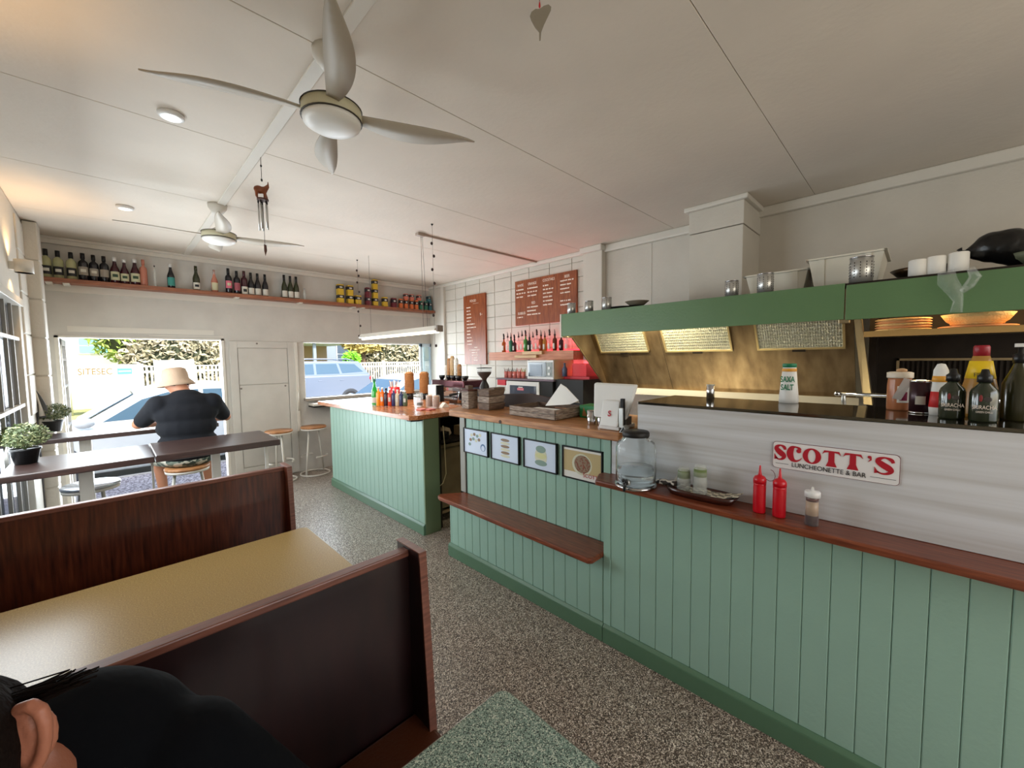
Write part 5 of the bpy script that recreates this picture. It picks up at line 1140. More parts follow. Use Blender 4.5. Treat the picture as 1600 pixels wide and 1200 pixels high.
def squeeze(px, py_, label, ring=False):
    p = AZ(px, py_, ZL); p = Vector((1.885, AX(px, py_-4, 1.885).y, ZL)); t = thing('squeeze_bottle', label, 'bottle', p, 'red squeeze bottles on the ledge')
    r = .0175
    M().lathe([(r*.95, 0), (r, .003), (r, .082), (r*.97, .085), (r, .088), (r, .094)], p, 24).put('bottle_body', REDP, t)
    M().lathe([(r*1.04, .094), (r*1.04, .106), (r*.8, .114), (r*.32, .118), (r*.24, .128), (r*.12, .148), (.0008, .149)], p, 24).put('nozzle_cap', REDP, t)
    if ring: M().tube([p+Vector((0, -r*.9, .108))]+[p+Vector((0, -r-.010-.013*sin(a), .122-.018*cos(a))) for a in (0, .5, 1, 1.5, 2, 2.6, 3.1)], .0009, 5).put('tether', mat('dull_red_tether', (110, 40, 50), .5), t)
squeeze(1186, 802, 'red squeeze bottle on the ledge, left, with looped cap tether', True)
squeeze(1217, 810, 'red squeeze bottle on the ledge, right of the pair')
p = Vector((1.875, AX(1268, 817, 1.875).y, ZL)); t = thing('sauce_shaker', 'clear shaker of brown layered sauce with white lid on ledge', 'bottle', p)
M().lathe([(.0135, .0), (.014, .025), (.014, .026)], p, 20).put('dark_layer', mat('dark_brown_sauce', (70, 44, 42), .3), t)
M().lathe([(.014, .026), (.0135, .062)], p, 20).put('clear_layer', mat('tan_liquid', (176, 150, 124), .2), t)
M().lathe([(.0135, .062), (.0142, .074), (.001, .074)], p, 20).put('top_layer', mat('red_brown_sauce', (92, 46, 38), .3), t)
M().lathe([(.0155, .0), (.016, .004), (.015, .05), (.0158, .074)], p, 20).put('shaker_body', mat('shaker_clear', (230, 235, 235), .1, alpha=.08, spec=1), t)
M().lathe([(.017, .073), (.017, .085), (.015, .088), (.004, .089), (.002, .098), (.0005, .098)], p, 20).put('lid', WHITEP, t)

# ================================================================ on the steel bench top
ZK = 1.4155
def bpos(px, py_, X): return Vector((X, AX(px, py_, X).y, ZK))
p = bpos(1232, 629, 2.36); t = thing('salt_shaker', 'tapered white and green lettered salt tub standing alone on bench top', 'salt', p)
M().lathe([(.036, 0), (.037, .01), (.025, .118), (.001, .118)], p, 28).put('tub', WHITEP, t)
M().lathe([(.0345, .02), (.0332, .034)], p+Vector((-.0006, 0, 0)), 28).put('green_band', mat('salt_green', (20, 120, 80), .4), t)
M().lathe([(.0275, .104), (.0265, .114)], p, 28).put('orange_band', mat('salt_orange', (226, 160, 60), .4), t)
M().lathe([(.0262, .118), (.0262, .128), (.025, .13), (.001, .13)], p, 28).put('cap', MATS['salt_green'], t)
text('SAXA', 'lettering', MATS['salt_green'], t, (p.x-.033, p.y, ZK+.078), .026, (radians(84), 0, radians(-80)), .0003, sx=.8, off=.0006)
text('SALT', 'lettering', MATS['salt_green'], t, (p.x-.0365, p.y, ZK+.052), .026, (radians(84), 0, radians(-80)), .0003, sx=.8, off=.0006)
p = bpos(1110, 622, 2.33); t = thing('steel_tin', 'single plain steel tin on the bench top left of the salt', 'tin', p)
M().lathe([(.018, 0), (.018, .052), (.0165, .052), (.0165, .003), (.001, .003)], p, 24).put('tin', CHROME, t)
M().lathe([(.0183, .049), (.019, .051), (.0183, .053)], p, 24).put('rim', STEEL, t)
p = bpos(1404, 637, 2.33); t = thing('spice_jar', 'plastic jar of orange spice with white lid and torn wrap', 'jar', p)
M().lathe([(.034, 0), (.035, .004), (.035, .07), (.033, .085), (.033, .09)], p, 24).put('jar', mat('spice_jar_plastic', (200, 130, 90), .2, alpha=.75), t)
M().lathe([(.001, .003), (.033, .003), (.0335, .055), (.001, .055)], p, 24).put('spice', mat('orange_brown_spice', (184, 104, 62), .8), t)
M().lathe([(.036, .09), (.037, .092), (.037, .105), (.03, .107), (.001, .108)], p, 24).put('lid', mat('cream_lid', (226, 214, 196), .4), t)
arc_label(p.x, p.y, ZK+.022, ZK+.068, .0357, pi-.0+.35, 1.0, 'label', PAPER, t)
arc_label(p.x, p.y, ZK+.028, ZK+.052, .0361, pi+.35, .6, 'print', mat('magenta_print', (150, 40, 80), .5), t)
M().hexa([(p.x-.04, p.y-.006, ZK+.03), (p.x-.037, p.y-.006, ZK+.03), (p.x-.037, p.y+.018, ZK+.034), (p.x-.04, p.y+.018, ZK+.034), (p.x-.046, p.y-.036, ZK+.085), (p.x-.043, p.y-.036, ZK+.085), (p.x-.04, p.y-.012, ZK+.092), (p.x-.043, p.y-.012, ZK+.092)]).put('torn_wrap', mat('milky_film', (220, 214, 208), .3, alpha=.6), t)
M().ell(p+Vector((0, -.004, .111)), .02, .016, .006).put('wrap_top', mat('tan_film', (190, 150, 110), .4), t)
p = bpos(1437, 643, 2.25); t = thing('cocoa_tin', 'dark maroon tin with pale oval badge and steel rims', 'tin', p)
M().lathe([(.029, .002), (.029, .083), (.001, .083)], p, 28).put('tin', mat('dark_maroon_tin', (52, 26, 34), .3, .3), t)
M().lathe([(.0295, 0), (.0305, .002), (.0295, .004)], p, 28).lathe([(.0295, .082), (.0305, .085), (.0295, .087), (.026, .086), (.001, .084)], p, 28).put('rim', CHROME, t)
M().lathe([(1, 0), (.6, .001), (.0, .001)], (p.x-.0302, p.y, ZK+.036), 6, 'x').v if False else None
arc_label(p.x, p.y, ZK+.024, ZK+.046, .0296, pi, .9, 'badge', mat('pale_badge', (180, 172, 160), .5), t)
p = bpos(1467, 645, 2.22); t = thing('cleaner_bottle', 'slanting red and white bottle behind the first dark sauce bottle', 'bottle', p)
M().lathe([(.024, 0), (.026, .02), (.02, .08), (.018, .115), (.01, .13), (.001, .132)], p, 20, sx=.8).put('bottle_body', PAPER, t)
M().lathe([(.0265, .02), (.0225, .06)], p, 20, sx=.82).put('red_band', mat('red_band', (206, 50, 50), .5), t)
M().lathe([(.0215, .085), (.0195, .10)], p, 20, sx=.85).put('orange_band', MATS['salt_orange'], t)
def sauce(px, py_, X, label, h=.105, r=.03):
    p = bpos(px, py_, X); t = thing('sauce_bottle', label, 'bottle', p, 'dark chilli sauce bottles on the bench')
    M().lathe([(r*.95, 0), (r, .004), (r, h*.62), (r*.9, h*.7), (r*.45, h*.82), (r*.42, h*.86)], p, 24).put('bottle_body', mat('dark_green_sauce', (44, 50, 36), .12, spec=.8), t)
    M().lathe([(r*.55, h*.86), (r*.55, h*1.0), (r*.35, h*1.04), (r*.25, h*1.14), (.001, h*1.15)], p, 18).put('cap', BLACK, t)
    text('SRIRACHA', 'lettering', WHITEINK, t, (p.x-r-.001, p.y, ZK+h*.32), .0125, ROTX, .0002, sx=.85)
    text('GREEN CHILLI', 'lettering', WHITEINK, t, (p.x-r-.001, p.y, ZK+h*.22), .006, ROTX, .0002, sx=.9)
    M().ell((p.x-r-.0005, p.y-.006, ZK+h*.5), .0008, .009, .006, 10, 6).put('emblem', mat('grey_emblem', (70, 64, 60), .5), t)
    M().ell((p.x-r-.0005, p.y+.008, ZK+h*.52), .0008, .004, .008, 10, 6).put('emblem', mat('dull_red', (130, 40, 40), .5), t)
sauce(1486, 654, 2.13, 'dark green chilli sauce bottle with white lettering, left of pair')
sauce(1535, 658, 2.10, 'dark green chilli sauce bottle with white lettering, right of pair')
p = bpos(1528, 648, 2.24); t = thing('yellow_bottle', 'tall yellow bottle with red cap behind the dark sauce bottles', 'bottle', p)
M().lathe([(.042, 0), (.043, .01), (.04, .07), (.024, .135), (.019, .15)], p, 24).put('bottle_body', mat('golden_oil', (176, 130, 60), .25), t)
M().lathe([(.0345, .095), (.0255, .138)], p, 24).put('label', mat('bright_yellow', (238, 200, 30), .4), t)
M().lathe([(.0185, .15), (.0185, .172), (.016, .176), (.001, .176)], p, 20).put('cap', mat('dark_red_cap', (150, 28, 40), .4), t)
text('FISH', 'lettering', BLACKINK, t, (p.x-.035, p.y+.004, ZK+.104), .014, (radians(78), 0, radians(-80)), .0003)
p = bpos(1588, 655, 2.2); t = thing('oil_bottle', 'dark olive bottle with pump top at right edge of bench', 'bottle', p)
M().lathe([(.033, 0), (.034, .004), (.034, .085), (.02, .115), (.013, .13), (.013, .15), (.001, .15)], p, 20).put('bottle_body', mat('dark_olive_oil', (48, 46, 22), .15, spec=.8), t)
M().lathe([(.0155, .133), (.0155, .152), (.006, .156), (.005, .175), (.001, .176)], p, 14).put('cap', BLACK, t)
M().box(p.x-.008, p.x+.008, p.y-.012, p.y+.012, ZK+.170, ZK+.178).put('pump_head', WHITEP, t)

for o in list(C.objects):
    if o.parent is None and o.type == 'EMPTY':
        if abs(o.location.z-ZK) < .0005: o.scale = (1.12, 1.12, 1.48)
        if o.name.startswith('squeeze_bottle'): o.scale = (1.33, 1.33, 1.32)
        if o.name.startswith('sauce_shaker'): o.scale = (1.5, 1.5, 1.5)
        if o.name.startswith('water_dispenser'): o.scale = (1, 1, 1.14)

# ================================================================ plants
LEAF = mat('sage_leaf', (80, 92, 56), .6, vary=.4, vscale=30); LEAF2 = mat('pale_leaf_tip', (136, 140, 98), .6)
def plant(px, py_, z, r, label, seed):
    p = AZ(px, py_, z); p.x = max(p.x, XL+r*.72); p.y = max(p.y, 5.44) if p.y > 5 else p.y; rr = random.Random(seed)
    t = thing('potted_plant', label, 'plant', p, 'bushy plants in black pots')
    M().lathe([(r*.42, 0), (r*.58, r*.75), (r*.62, r*.75), (r*.62, r*.85), (r*.56, r*.85), (r*.54, r*.78), (.001, r*.78)], p, 20).put('pot', BLACK, t)
    c = p+Vector((0, 0, r*1.45)); a = M(); b = M(); s = M()
    for k in range(26):
        d = Vector((rr.gauss(0, 1), rr.gauss(0, 1), abs(rr.gauss(0, 1))*.8+.1)).normalized(); s.tube([p+Vector((0, 0, r*.75)), c+d*r*.75], .0018, 4, False)
    for k in range(1500):
        d = Vector((rr.gauss(0, 1), rr.gauss(0, 1), rr.gauss(0, 1))).normalized(); q = c+Vector((d.x, d.y, d.z*.72 if d.z > 0 else d.z*.5))*r*(.55+.5*rr.random()**.6)
        u = Vector((rr.gauss(0, 1), rr.gauss(0, 1), rr.gauss(0, 1))).normalized(); v = u.orthogonal().normalized(); L = .008+.007*rr.random()
        (b if rr.random() < .3 else a).add([q-u*L, q+v*L*.4, q+u*L, q-v*L*.4], [(0, 1, 2, 3)])
    s.put('stems', LEAF, t, kind='stuff'); a.put('foliage', LEAF, t, kind='stuff'); b.put('leaf_tips', LEAF2, t, kind='stuff')
plant(16, 727, 1.001, .12, 'bushy plant in black pot on the nearer high table', 3)
plant(62, 676, 1.001, .125, 'bushy plant in black pot on the high table at street door', 4)
t = thing('leaning_board', 'dark grey rounded board with pale handle leaning in corner', 'board', (XL+.05, 5.75, 0))
c0 = AY(60, 628, 5.8)
vs = [Vector((c0.x-.02+.075*cos(a)*(1-.2*sin(a)), 5.78+.0, c0.z+.13*sin(a)-.1*cos(a)*.8)) for a in [2*pi*k/20 for k in range(20)]]
M().add(vs+[v+Vector((0, .015, 0)) for v in vs], [tuple(range(20)), tuple(range(20, 40))[::-1]]+[(i, (i+1) % 20, 20+(i+1) % 20, 20+i) for i in range(20)]).put('board', mat('dark_grey_board', (70, 70, 70), .6), t)
M().tube([AY(52, 603, 5.775), AY(62, 632, 5.77), AY(66, 650, 5.77)], [.006, .008, .02]).put('handle', GLOSSW, t)
M().tube([(c0.x-.02, 5.79, 0), (c0.x-.02, 5.79, c0.z-.1)], .012).put('leg', mat('dark_grey_board', (70, 70, 70), .6), t)

# ================================================================ people
SHORT = ramp_tex('green_grey_plaid', 'voronoi', 30, [(0, (60, 74, 66)), (.4, (120, 130, 116)), (.7, (200, 196, 180))], .8, constant=True)
mx, my = .49, 4.84
man = thing('person', 'man in navy t-shirt and cream bucket hat sitting at the high table', 'person', (mx, my, 0))
def mir(side, *a): return [(mx+side*p[0], my+p[1], p[2]) for p in a]
body = []
hd_c = (mx-.045, my+.13, 1.448)
body += [(hd_c, .082, .098, .115), ((mx+.0, my+.03, 1.32), (mx-.025, my+.085, 1.42), .066, .06)]          # head, neck
body += [((mx, my+.0, .82), .19, .14, .13), ((mx, my+.0, 1.0), .18, .13, .18), ((mx, my+.0, 1.18), .2, .12, .16)]
for s in (-1, 1):
    sh_, el, wr = mir(s, (.205, .0, 1.275), (.335, .20, 1.09), (.10, .50, 1.045))
    ha = (wr[0]-s*.07, wr[1]+.05, wr[2])
    body += [(sh_, el, .058, .048), (el, wr, .045, .028), (wr, ha, .03, .022)]
    for k in range(4): body += [((ha[0]+s*.01, ha[1]-.015+.017*k, ha[2]+.008), (ha[0]-s*.06, ha[1]+.01+.017*k, ha[2]+.0-.004*k), .009, .007)]
    body += [((ha[0]+s*.02, ha[1]-.02, ha[2]+.01), (ha[0]-s*.02, ha[1]-.045, ha[2]), .010, .008)]
    hp, kn, an = mir(s, (.105, .02, .77), (.20, .42, .72), (.17, .40, .30))
    body += [(hp, kn, .092, .062), (kn, an, .056, .036), (an, (an[0], an[1]+.02, .24), .036, .034), ((an[0], an[1]-.02, .235), (an[0]+s*.01, an[1]+.15, .225), .036, .028)]
body += [((hd_c[0], hd_c[1]+.1, 1.435), .014, .022, .02), ((hd_c[0]-.085, hd_c[1]-.0, 1.435), .012, .02, .03), ((hd_c[0]+.085, hd_c[1]-.0, 1.435), .012, .02, .03), ((hd_c[0], hd_c[1]+.085, 1.39), .03, .02, .012)]
bo = blobby('body', SKIN, man, body, .011, 6)
sh = [((mx, my-.005, .80), .215, .165, .10), ((mx, my-.005, .90), .235, .17, .13), ((mx+.0, my-.005, 1.05), .235, .16, .14), ((mx, my-.005, 1.18), .25, .15, .14), ((mx, my, 1.285), .19, .12, .085), ((mx-.0, my+.015, 1.35), .12, .09, .05)]
for s in (-1, 1):
    a, b = mir(s, (.195, .0, 1.265), (.30, .155, 1.125)); sh += [(a, b, .092, .07)]
    a, b = mir(s, (.12, .0, 1.29), (.2, .0, 1.26)); sh += [(a, b, .07, .085)]
blobby('shirt', NAVY, man, sh, .012, 6)
st = [((mx, my+.0, .745), .2, .15, .075)]
for s in (-1, 1):
    a, b = mir(s, (.11, .03, .775), (.195, .33, .745)); st += [(a, b, .105, .098)]
blobby('shorts', SHORT, man, st, .012, 4)
M().lathe([(.098, .0), (.128, -.035), (.145, -.058), (.147, -.058), (.132, -.032), (.102, .004), (.1, .05), (.088, .098), (.06, .112), (.001, .115)], (hd_c[0]-.004, hd_c[1], 1.49), 28).xf(Matrix.Translation(Vector(hd_c)) @ Matrix.Rotation(radians(-5), 4, 'Y') @ Matrix.Rotation(radians(-6), 4, 'X') @ Matrix.Translation(-Vector(hd_c))).put('hat', HATM, man)
M().lathe([(.086, -.03), (.092, -.01), (.092, .02), (.001, .03)], (hd_c[0], hd_c[1]-.008, 1.465), 20).put('hair', HAIR, man)
for s in (-1, 1):
    q = Vector((mx+s*.17+s*.01, my+.45, .19))
    M().ell(q, .042, .115, .03, 14, 8).box(q.x-.04, q.x+.04, q.y-.11, q.y+.11, q.z-.032, q.z-.012).put('shoe', BLACKM, man, bev=.006)

# person hunched in the booth right by the camera, seen as ear, hair and black shoulder
near = thing('person', 'person in black top leaning over the green table, dark hair and one ear visible', 'person', (-.16, .82, 0))
E0 = AD(40, 1150, .42)
def V(a, b, c): return (E0.x+a, E0.y+b, E0.z+c)
hc = V(-.088, -.0, -.035)
nb = [(hc, .082, .10, .115), ((hc[0]+.01, hc[1]-.02, hc[2]-.07), .062, .075, .07), ((hc[0]+.02, hc[1]+.07, hc[2]-.07), (hc[0]+.05, hc[1]+.2, hc[2]-.17), .055, .065),
      ((-.10, .93, .95), .17, .12, .2), ((-.1, .93, .68), .18, .15, .2)]
nb += [((.04, .88, .95), (.20, .78, .80), .045, .04), ((.20, .78, .80), (.05, .55, .79), .042, .03), ((-.33, .9, 1.02), (-.42, .78, .80), .055, .045), ((-.42, .78, .80), (-.30, .55, .79), .042, .03)]
for hx, s in ((.03, -1), (-.28, 1)):
    nb += [((hx, .55, .79), (hx+s*.04, .50, .785), .03, .022)]
    for k in range(4): nb += [((hx+s*.03, .52-.016*k, .787), (hx+s*.10, .50-.018*k, .778), .009, .007)]
    nb += [((hx+s*.02, .55, .79), (hx+s*.06, .56, .782), .010, .008)]
for s in (-1, 1): nb += [((-.1+s*.1, .9, .54), (-.1+s*.13, .62, .53), .075, .06), ((-.1+s*.13, .62, .53), (-.1+s*.13, .62, .1), .055, .04), ((-.1+s*.13, .64, .05), (-.1+s*.13, .5, .045), .04, .03)]
nb += [((hc[0]-.005, hc[1]-.105, hc[2]-.03), .014, .02, .018), ((hc[0]-.02, hc[1]-.095, hc[2]-.075), .024, .014, .008)]
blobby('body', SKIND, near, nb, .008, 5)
# ear as a curled rim around a hollow
er = M(); pts = []
u = Vector((rt.x, rt.y, 0)).normalized(); F_ = Vector((-u.y, u.x, 0))
def EP(a, b, c=0): return E0+u*a+Vector((0, 0, b))-F_*c*-1
rim = [EP(-.014, .016), EP(-.004, .030), EP(.008, .0335), EP(.018, .028), EP(.0215, .015), EP(.021, 0), EP(.018, -.015), EP(.012, -.028), EP(.004, -.037), EP(-.004, -.040), EP(-.010, -.034)]
er.tube(rim, [.005, .0065, .007, .007, .0065, .006, .006, .0065, .008, .008, .005], 8)
er.tube([EP(.004, .018), EP(.008, .006), EP(.006, -.008), EP(-.002, -.014)], [.004, .005, .005, .004], 8)
er.ell(EP(-.010, .002), .006, .006, .008)
er.ell(EP(.004, -.005, .004), .018, .008, .032)
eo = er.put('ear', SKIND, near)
r_ = eo.modifiers.new('remesh', 'REMESH'); r_.mode = 'VOXEL'; r_.voxel_size = .0022; r_.use_smooth_shade = True
s_ = eo.modifiers.new('smooth', 'SMOOTH'); s_.iterations = 4
hr = [((hc[0], hc[1]+.01, hc[2]+.03), .089, .106, .095), ((hc[0]+.02, hc[1]+.07, hc[2]-.0), .075, .06, .09)]
blobby('hair', HAIR, near, hr, .008, 3)
strands = M(); rr = random.Random(2)
for k in range(46):
    a = Vector(hc)+Vector((.01+.05*rr.random(), .03+.04*rr.random(), .06-.03*rr.random())); b = E0+u*(.0+.035*rr.random())+Vector((0, 0, .030+.010*rr.random()))+F_*(.02+.03*rr.random())
    strands.tube([a, (a+b)/2, b], .0009, 4, False)
strands.put('hair_strands', HAIR, near, kind='stuff')
S1, S2, S3, S4 = AD(110, 1112, .66), AD(190, 1108, .70), AD(250, 1130, .70), AD(305, 1200, .66)
ns = [(S2+Vector((0, 0, -.1)), S4+Vector((0, 0, -.1)), .10, .10), (Vector(hc)+Vector((.07, .08, -.15)), .06), (S1+Vector((0, 0, -.06)), .06), (S2+Vector((-.0, .0, -.085)), .085), (S3+Vector((0, 0, -.07)), .07), (S1+Vector((0, 0, -.06)), S2+Vector((0, 0, -.085)), .06, .085), (S2+Vector((0, 0, -.085)), S3+Vector((0, 0, -.07)), .085, .07), (S3+Vector((0, 0, -.07)), S4+Vector((0, 0, -.07)), .07, .07),
      ((-.1, .93, .95), .2, .15, .2), ((-.1, .93, .68), .2, .18, .23), (S2+Vector((-.03, .02, -.16)), .16, .12, .16), (S4+Vector((0, 0, -.07)), (.20, .80, .80), .075, .065), ((.06, .86, .97), (.20, .78, .80), .09, .066), ((.20, .78, .80), (.08, .58, .792), .06, .045), ((-.33, .9, 1.02), (-.41, .80, .84), .085, .06), ((-.42, .78, .80), (-.30, .56, .79), .06, .045)]
blobby('shirt', BLACKC, near, ns, .012, 6)
M().prism([(-.32, .46), (.12, .46), (.12, .58), (-.32, .58)], 'y', .66, 1.1).put('trousers', mat('dark_denim', (28, 32, 44), .9), near, bev=.05, seg=4)

# ================================================================ street outside
ASPH = ramp_tex('sunlit_asphalt', 'noise', 90, [(.3, (150, 146, 142)), (.7, (188, 184, 180))], .9, detail=3)
PATH = ramp_tex('exposed_pebble_path', 'voronoi', 60, [(0, (120, 110, 112)), (.4, (176, 166, 166)), (.75, (214, 206, 206))], .9, constant=True)
GRASS = ramp_tex('dry_grass', 'noise', 12, [(.3, (122, 138, 74)), (.7, (178, 170, 110))], .95)
gp = struct(M().box(-8, 16, YW+.12, 8.2, -.07, -.01), 'trim_11', PATH, 'pebble footpath outside the street door')
struct(M().box(-10, 30, 8.2, 18.2, -.3, -.18), 'trim_12', ASPH, 'sunlit street asphalt')
struct(M().box(-10, 30, 18.2, 40, -.3, -.06), 'trim_13', GRASS, 'far verge and yards across the street')
struct(M().box(-10, 30, 8.12, 8.2, -.3, .0), 'trim_14', mat('concrete_kerb', (190, 186, 178), .9), 'concrete kerb')
CARW = mat('white_car_paint', (222, 230, 234), .25, coat=.6); CARS = mat('silver_car_paint', (128, 140, 160), .28, .4, coat=.5)
CGL = mat('car_window_glass', (70, 96, 116), .06, spec=1); TYRE = mat('tyre_rubber', (30, 30, 32), .8)
def car(x0, y0, zr, L, hgt, paint, label, suv=False, wd_=1.75):
    t = thing('car', label, 'car', (x0+L/2, y0+wd_/2, zr), 'cars parked on the street')
    f = hgt/1.5
    P = lambda u, v: (x0+u*L, zr+v*f)
    if suv: low = [(.0, .35), (.01, .8), (.05, .95), (.27, 1.02), (.99, 1.02), (1.0, .5), (.99, .32), (.9, .25), (.1, .25)]; cab = [(.27, 1.0), (.37, 1.42), (.42, 1.47), (.9, 1.45), (.985, 1.0)]
    else: low = [(.0, .30), (.01, .6), (.05, .74), (.24, .90), (.6, .98), (.97, 1.0), (1.0, .6), (.99, .3), (.9, .2), (.1, .2)]; cab = [(.22, .88), (.40, 1.38), (.50, 1.49), (.68, 1.48), (.9, 1.28), (.985, .98), (.6, .96)]
    M().prism([P(*p) for p in low], 'y', y0, y0+wd_).put('body', paint, t, bev=.07, seg=4)
    mm = M(); n = len(cab); ins = .16
    def side(yb, yt):
        zmin = min(p[1] for p in cab); zmax = max(p[1] for p in cab)
        return [Vector((P(*p)[0], yb+(yt-yb)*(p[1]-zmin)/(zmax-zmin), P(*p)[1])) for p in cab]
    A, B = side(y0+.04, y0+ins), side(y0+wd_-.04, y0+wd_-ins)
    mm.add(A+B, [tuple(range(n))[::-1], tuple(range(n, 2*n))]+[(i, (i+1) % n, n+(i+1) % n, n+i) for i in range(n)]).put('cabin', paint, t, bev=.03, seg=3)
    zmin = min(p[1] for p in cab); zmax = max(p[1] for p in cab)
    def win(pts, name):
        vs = [Vector((P(*p)[0], y0+.04+(ins-.04)*(p[1]-zmin)/(zmax-zmin)-.006, P(*p)[1])) for p in pts]
        M().add(vs+[v+Vector((0, .012, 0)) for v in vs], [tuple(range(len(vs)))[::-1], tuple(range(len(vs), 2*len(vs)))]+[(i, (i+1) % len(vs), len(vs)+(i+1) % len(vs), len(vs)+i) for i in range(len(vs))]).put(name, CGL, t)
    if suv:
        win([(.33, 1.06), (.395, 1.37), (.53, 1.38), (.53, 1.06)], 'side_window'); win([(.55, 1.06), (.55, 1.38), (.71, 1.38), (.73, 1.06)], 'side_window'); win([(.75, 1.07), (.73, 1.38), (.86, 1.36), (.93, 1.1)], 'side_window')
        for yy in (y0+.2, y0+wd_-.2): M().tube([(*P(.42, 1.48)[:1], yy, P(.42, 1.50)[1]), (P(.48, 1.54)[0], yy, P(0, 1.54)[1]), (P(.8, 1.53)[0], yy, P(0, 1.53)[1]), (P(.86, 1.46)[0], yy, P(0, 1.47)[1])], .025).put('roof_rail', paint, t)
    else:
        win([(.30, .965), (.41, 1.27), (.50, 1.38), (.585, 1.39), (.585, .99)], 'side_window'); win([(.60, .99), (.60, 1.39), (.68, 1.38), (.82, 1.28), (.86, 1.03)], 'side_window')
    # windscreen and rear glass
    a, b = (cab[0], cab[1]); dx = .012
    M().hexa([Vector((P(a[0]+.015-dx, 0)[0], y0+.14, P(0, a[1]+.05)[1])), Vector((P(a[0]+.015-dx, 0)[0], y0+wd_-.14, P(0, a[1]+.05)[1])), Vector((P(a[0]+.02-dx, 0)[0], y0+wd_-.14, P(0, a[1]+.05)[1])), Vector((P(a[0]+.02-dx, 0)[0], y0+.14, P(0, a[1]+.05)[1])),
              Vector((P(b[0]-.005-dx, 0)[0], y0+ins+.04, P(0, b[1]-.02)[1])), Vector((P(b[0]-.005-dx, 0)[0], y0+wd_-ins-.04, P(0, b[1]-.02)[1])), Vector((P(b[0]-dx, 0)[0], y0+wd_-ins-.04, P(0, b[1]-.02)[1])), Vector((P(b[0]-dx, 0)[0], y0+ins+.04, P(0, b[1]-.02)[1]))]).put('windscreen', CGL, t)
    for u in (.16, .81):
        x = P(u, 0)[0]
        for yy in (y0-.012, y0+wd_-.18):
            w = M().lathe([(.2, 0), (.31, .01), (.32, .1), (.31, .19), (.2, .2)], (x, yy, zr+.32), 24, 'y').put('wheel', TYRE, t)
            M().lathe([(.001, -.004), (.19, -.004), (.2, .006), (.001, .008)], (x, yy, zr+.32), 20, 'y').put('rim', CARS, w)
        M().lathe([(.34, -.004), (.375, -.008), (.375, .01), (.34, .01)], (x, y0, zr+.33), 24, 'y').put('wheel_arch', mat('dark_arch', (60, 64, 70), .6), t)
    M().ell((P(.255 if not suv else .3, 0)[0], y0-.08, P(0, .98 if not suv else 1.08)[1]), .12, .07, .075).put('mirror', paint, t)
    M().ell((P(.985, 0)[0], y0+.1, P(0, .88)[1]), .06, .12, .08 if not suv else .12).put('tail_light', mat('red_tail_light', (220, 20, 40), .2), t)
    M().ell((P(.03, 0)[0], y0+.16, P(0, .66)[1]), .1, .14, .06).put('head_light', CLRG, t)
    for u in (.57, .74): M().box(P(u, 0)[0]-.07, P(u, 0)[0]+.07, y0-.012, y0+.01, P(0, .84)[1], P(0, .865)[1]).put('door_handle', paint, t, bev=.004)
    return t
car(-1.35, 8.5, -.18, 4.1, 1.49, CARW, 'white hatchback parked just outside the street door')
car(3.75, 9.2, -.18, 4.1, 1.45, CARW, 'white-blue small car partly hidden behind the bar bottles')
car(2.95, 16.2, -.18, 4.85, 1.86, CARS, 'silver four-wheel drive parked across the street', True, 1.9)
# fences, sign, hedges, houses
PAL = mat('white_fence_paint', (232, 230, 224), .6)
def fence(x0, x1, y, z0, z1, step, label):
    t = thing('picket_fence', label, 'fence', ((x0+x1)/2, y, z0), 'white fences across the street')
    M().box(x0, x1, y, y+.04, z0+.15, z0+.22).box(x0, x1, y, y+.04, z1-.25, z1-.18).box(x0, x1, y-.01, y+.05, z1-.04, z1).put('rail', PAL, t)
    n = int((x1-x0)/step); p0 = M().box(x0, x0+step*.45, y-.02, y, z0, z1).put('picket', PAL, t)
    for i in range(1, n):
        o = p0.copy(); C.objects.link(o); o.parent = t; o.location = Vector(p0.location)+Vector((i*step, 0, 0))
    for i in range(int((x1-x0)/2.4)+1): M().box(x0+i*2.4-.07, x0+i*2.4+.07, y-.03, y+.06, z0, z1+.08).put('post', PAL, t)
fence(.8, 4.6, 20.0, -.06, 1.55, .13, 'white picket fence across the street, seen through street door')
fence(7.9, 13.6, 20.0, -.06, 1.55, .13, 'white picket fence across the street, seen through bar window')
hd2 = thing('site_hoarding', 'white mesh site fence panel with mustard lettering across the street', 'fence', (-.4, 17.6+2, -.06))
M().box(-2.6, .75, 19.6, 19.63, .15, 1.62).put('mesh_panel', mat('white_mesh', (236, 238, 236), .7), hd2)
for x in (-2.6, -.95, .72): M().tube([(x, 19.58, -.06), (x, 19.58, 1.7)], .025, 6).put('post', STEEL, hd2)
text('SITESEC', 'lettering', mat('mustard_lettering', (128, 100, 20), .6), hd2, (-.35, 19.59, 1.38), .30, (radians(90), 0, 0), .002, sx=.8)
M().box(.18, .55, 19.585, 19.6, 1.28, 1.48).put('panel_badge', mat('teal_badge', (90, 190, 180), .6), hd2)
M().box(.21, .52, 19.58, 19.59, 1.36, 1.40).put('badge_stripe', PAPER, hd2)
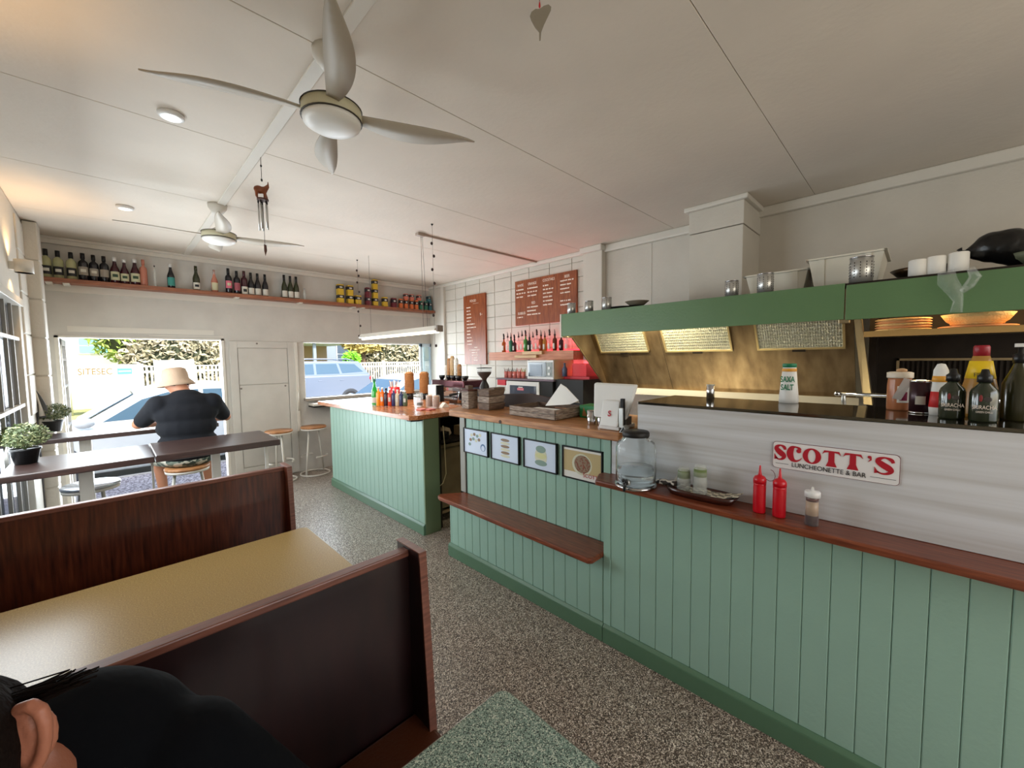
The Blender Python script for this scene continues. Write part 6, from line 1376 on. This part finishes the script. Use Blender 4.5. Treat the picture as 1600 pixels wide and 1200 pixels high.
# little square board with a mark behind the man's hat
t = thing('gate_panel', 'plain white gate panel in picket fence behind the man', 'gate', (1.6, 19.9, 0)); M().box(1.15, 2.35, 19.92, 19.96, 0, 1.75).put('panel', PAL, t, bev=.02)
def foliage(name, c, r, n, m, label, cat, seed, leaf=.14, trunk=True, grp=None):
    rr = random.Random(seed); t = thing(name, label, cat, (c[0], c[1], -.06), grp)
    mm = M()
    for k in range(n):
        d = Vector((rr.gauss(0, 1), rr.gauss(0, 1), rr.gauss(0, 1))).normalized(); q = Vector(c)+Vector((d.x*r[0], d.y*r[1], d.z*r[2]))*(.75+.3*rr.random())
        if q.z < .02: continue
        u_ = Vector((rr.gauss(0, 1), rr.gauss(0, 1), rr.gauss(0, 1))).normalized(); v = u_.orthogonal().normalized(); L = leaf*(.6+.7*rr.random())
        mm.add([q-u_*L, q+v*L*.45, q+u_*L, q-v*L*.45], [(0, 1, 2, 3)])
    mm.put('foliage', m, t, kind='stuff')
    if trunk: M().lathe([(.22, -.06), (.15, c[2]*.5), (.12, c[2])], (c[0], c[1], 0), 10).put('trunk', mat('bark', (98, 80, 62), .9, bump=.6), t)
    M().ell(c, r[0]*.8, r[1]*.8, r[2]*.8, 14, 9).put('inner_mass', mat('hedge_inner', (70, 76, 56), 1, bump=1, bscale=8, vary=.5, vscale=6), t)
HL = ramp_tex('variegated_leaf', 'noise', 3, [(.3, (120, 116, 84)), (.6, (196, 186, 156)), (.8, (226, 214, 196))], .7)
GL = ramp_tex('bright_green_leaf', 'noise', 3, [(.3, (130, 160, 60)), (.7, (190, 206, 110))], .6)
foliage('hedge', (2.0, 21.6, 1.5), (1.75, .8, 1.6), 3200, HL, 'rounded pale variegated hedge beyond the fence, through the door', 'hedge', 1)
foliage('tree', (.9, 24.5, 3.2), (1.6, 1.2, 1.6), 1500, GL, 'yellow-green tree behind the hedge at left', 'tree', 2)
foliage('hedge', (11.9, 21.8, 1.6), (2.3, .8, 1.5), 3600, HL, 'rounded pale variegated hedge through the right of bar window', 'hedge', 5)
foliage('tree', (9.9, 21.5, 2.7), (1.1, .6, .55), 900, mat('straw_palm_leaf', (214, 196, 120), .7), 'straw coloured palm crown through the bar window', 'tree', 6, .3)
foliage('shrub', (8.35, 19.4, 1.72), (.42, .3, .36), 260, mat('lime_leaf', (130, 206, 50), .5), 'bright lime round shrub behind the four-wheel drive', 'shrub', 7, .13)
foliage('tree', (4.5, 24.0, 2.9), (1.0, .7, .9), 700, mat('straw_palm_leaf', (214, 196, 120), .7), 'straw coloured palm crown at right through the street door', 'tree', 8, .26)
HW = mat('white_weatherboard', (232, 234, 232), .7); TG = mat('teal_window', (130, 190, 196), .3); GG = mat('grey_blue_wall', (140, 152, 164), .7)
def house(x0, x1, y, h, label, wins, wallm, roof=None, wm=TG):
    t = thing('house', label, 'building', ((x0+x1)/2, y+2, -.06), 'houses across the street')
    M().box(x0, x1, y, y+5, -.06, h).put('wall', wallm, t)
    for (a, b, c, d) in wins:
        f = M().box(a, b, y-.05, y, c, d).put('window', HW, t, bev=.01)
        M().box(a+.06, b-.06, y-.07, y-.05, c+.06, (c+d)/2-.02).box(a+.06, b-.06, y-.07, y-.05, (c+d)/2+.02, d-.06).put('pane', wm, f)
    if roof: M().prism(roof, 'y', y-.4, y+5.3).put('roof', mat('pale_roof', (206, 212, 216), .6), t)
house(-5, 1.0, 27, 7.0, 'white two storey weatherboard house at left, teal windows', [(-.75, .3, 3.4, 4.4), (-1.0, .4, 2.1, 2.9), (-3, -2, 3.4, 4.6)], HW)
house(2.6, 6.2, 28, 6.5, 'white and blue-grey house behind hedge, through the street door', [(3.3, 4.2, 3.1, 4.2), (4.5, 5.2, 1.6, 2.6)], mat('cream_house_wall', (226, 226, 222), .7), wm=GG)
house(9.5, 14.5, 27, 5.5, 'blue-grey house behind the palm, through the bar window', [(10.6, 11.8, 1.4, 2.8)], GG, wm=mat('dark_slate_glass', (80, 94, 110), .3))
cp = thing('carport', 'pale flat roofed carport behind the four-wheel drive', 'building', (7, 23, -.06), 'houses across the street')
M().box(5.2, 9.8, 21.2, 26, 2.55, 2.85).put('roof', mat('pale_blue_fascia', (196, 208, 220), .6), cp)
M().box(5.0, 9.6, 25.9, 26, -.06, 2.55).put('back_wall', mat('tan_brick', (186, 160, 136), .9), cp)
for x in (6.4, 7.35, 9.3): M().box(x-.07, x+.07, 21.4, 21.54, -.06, 2.55).put('post', GG, cp)
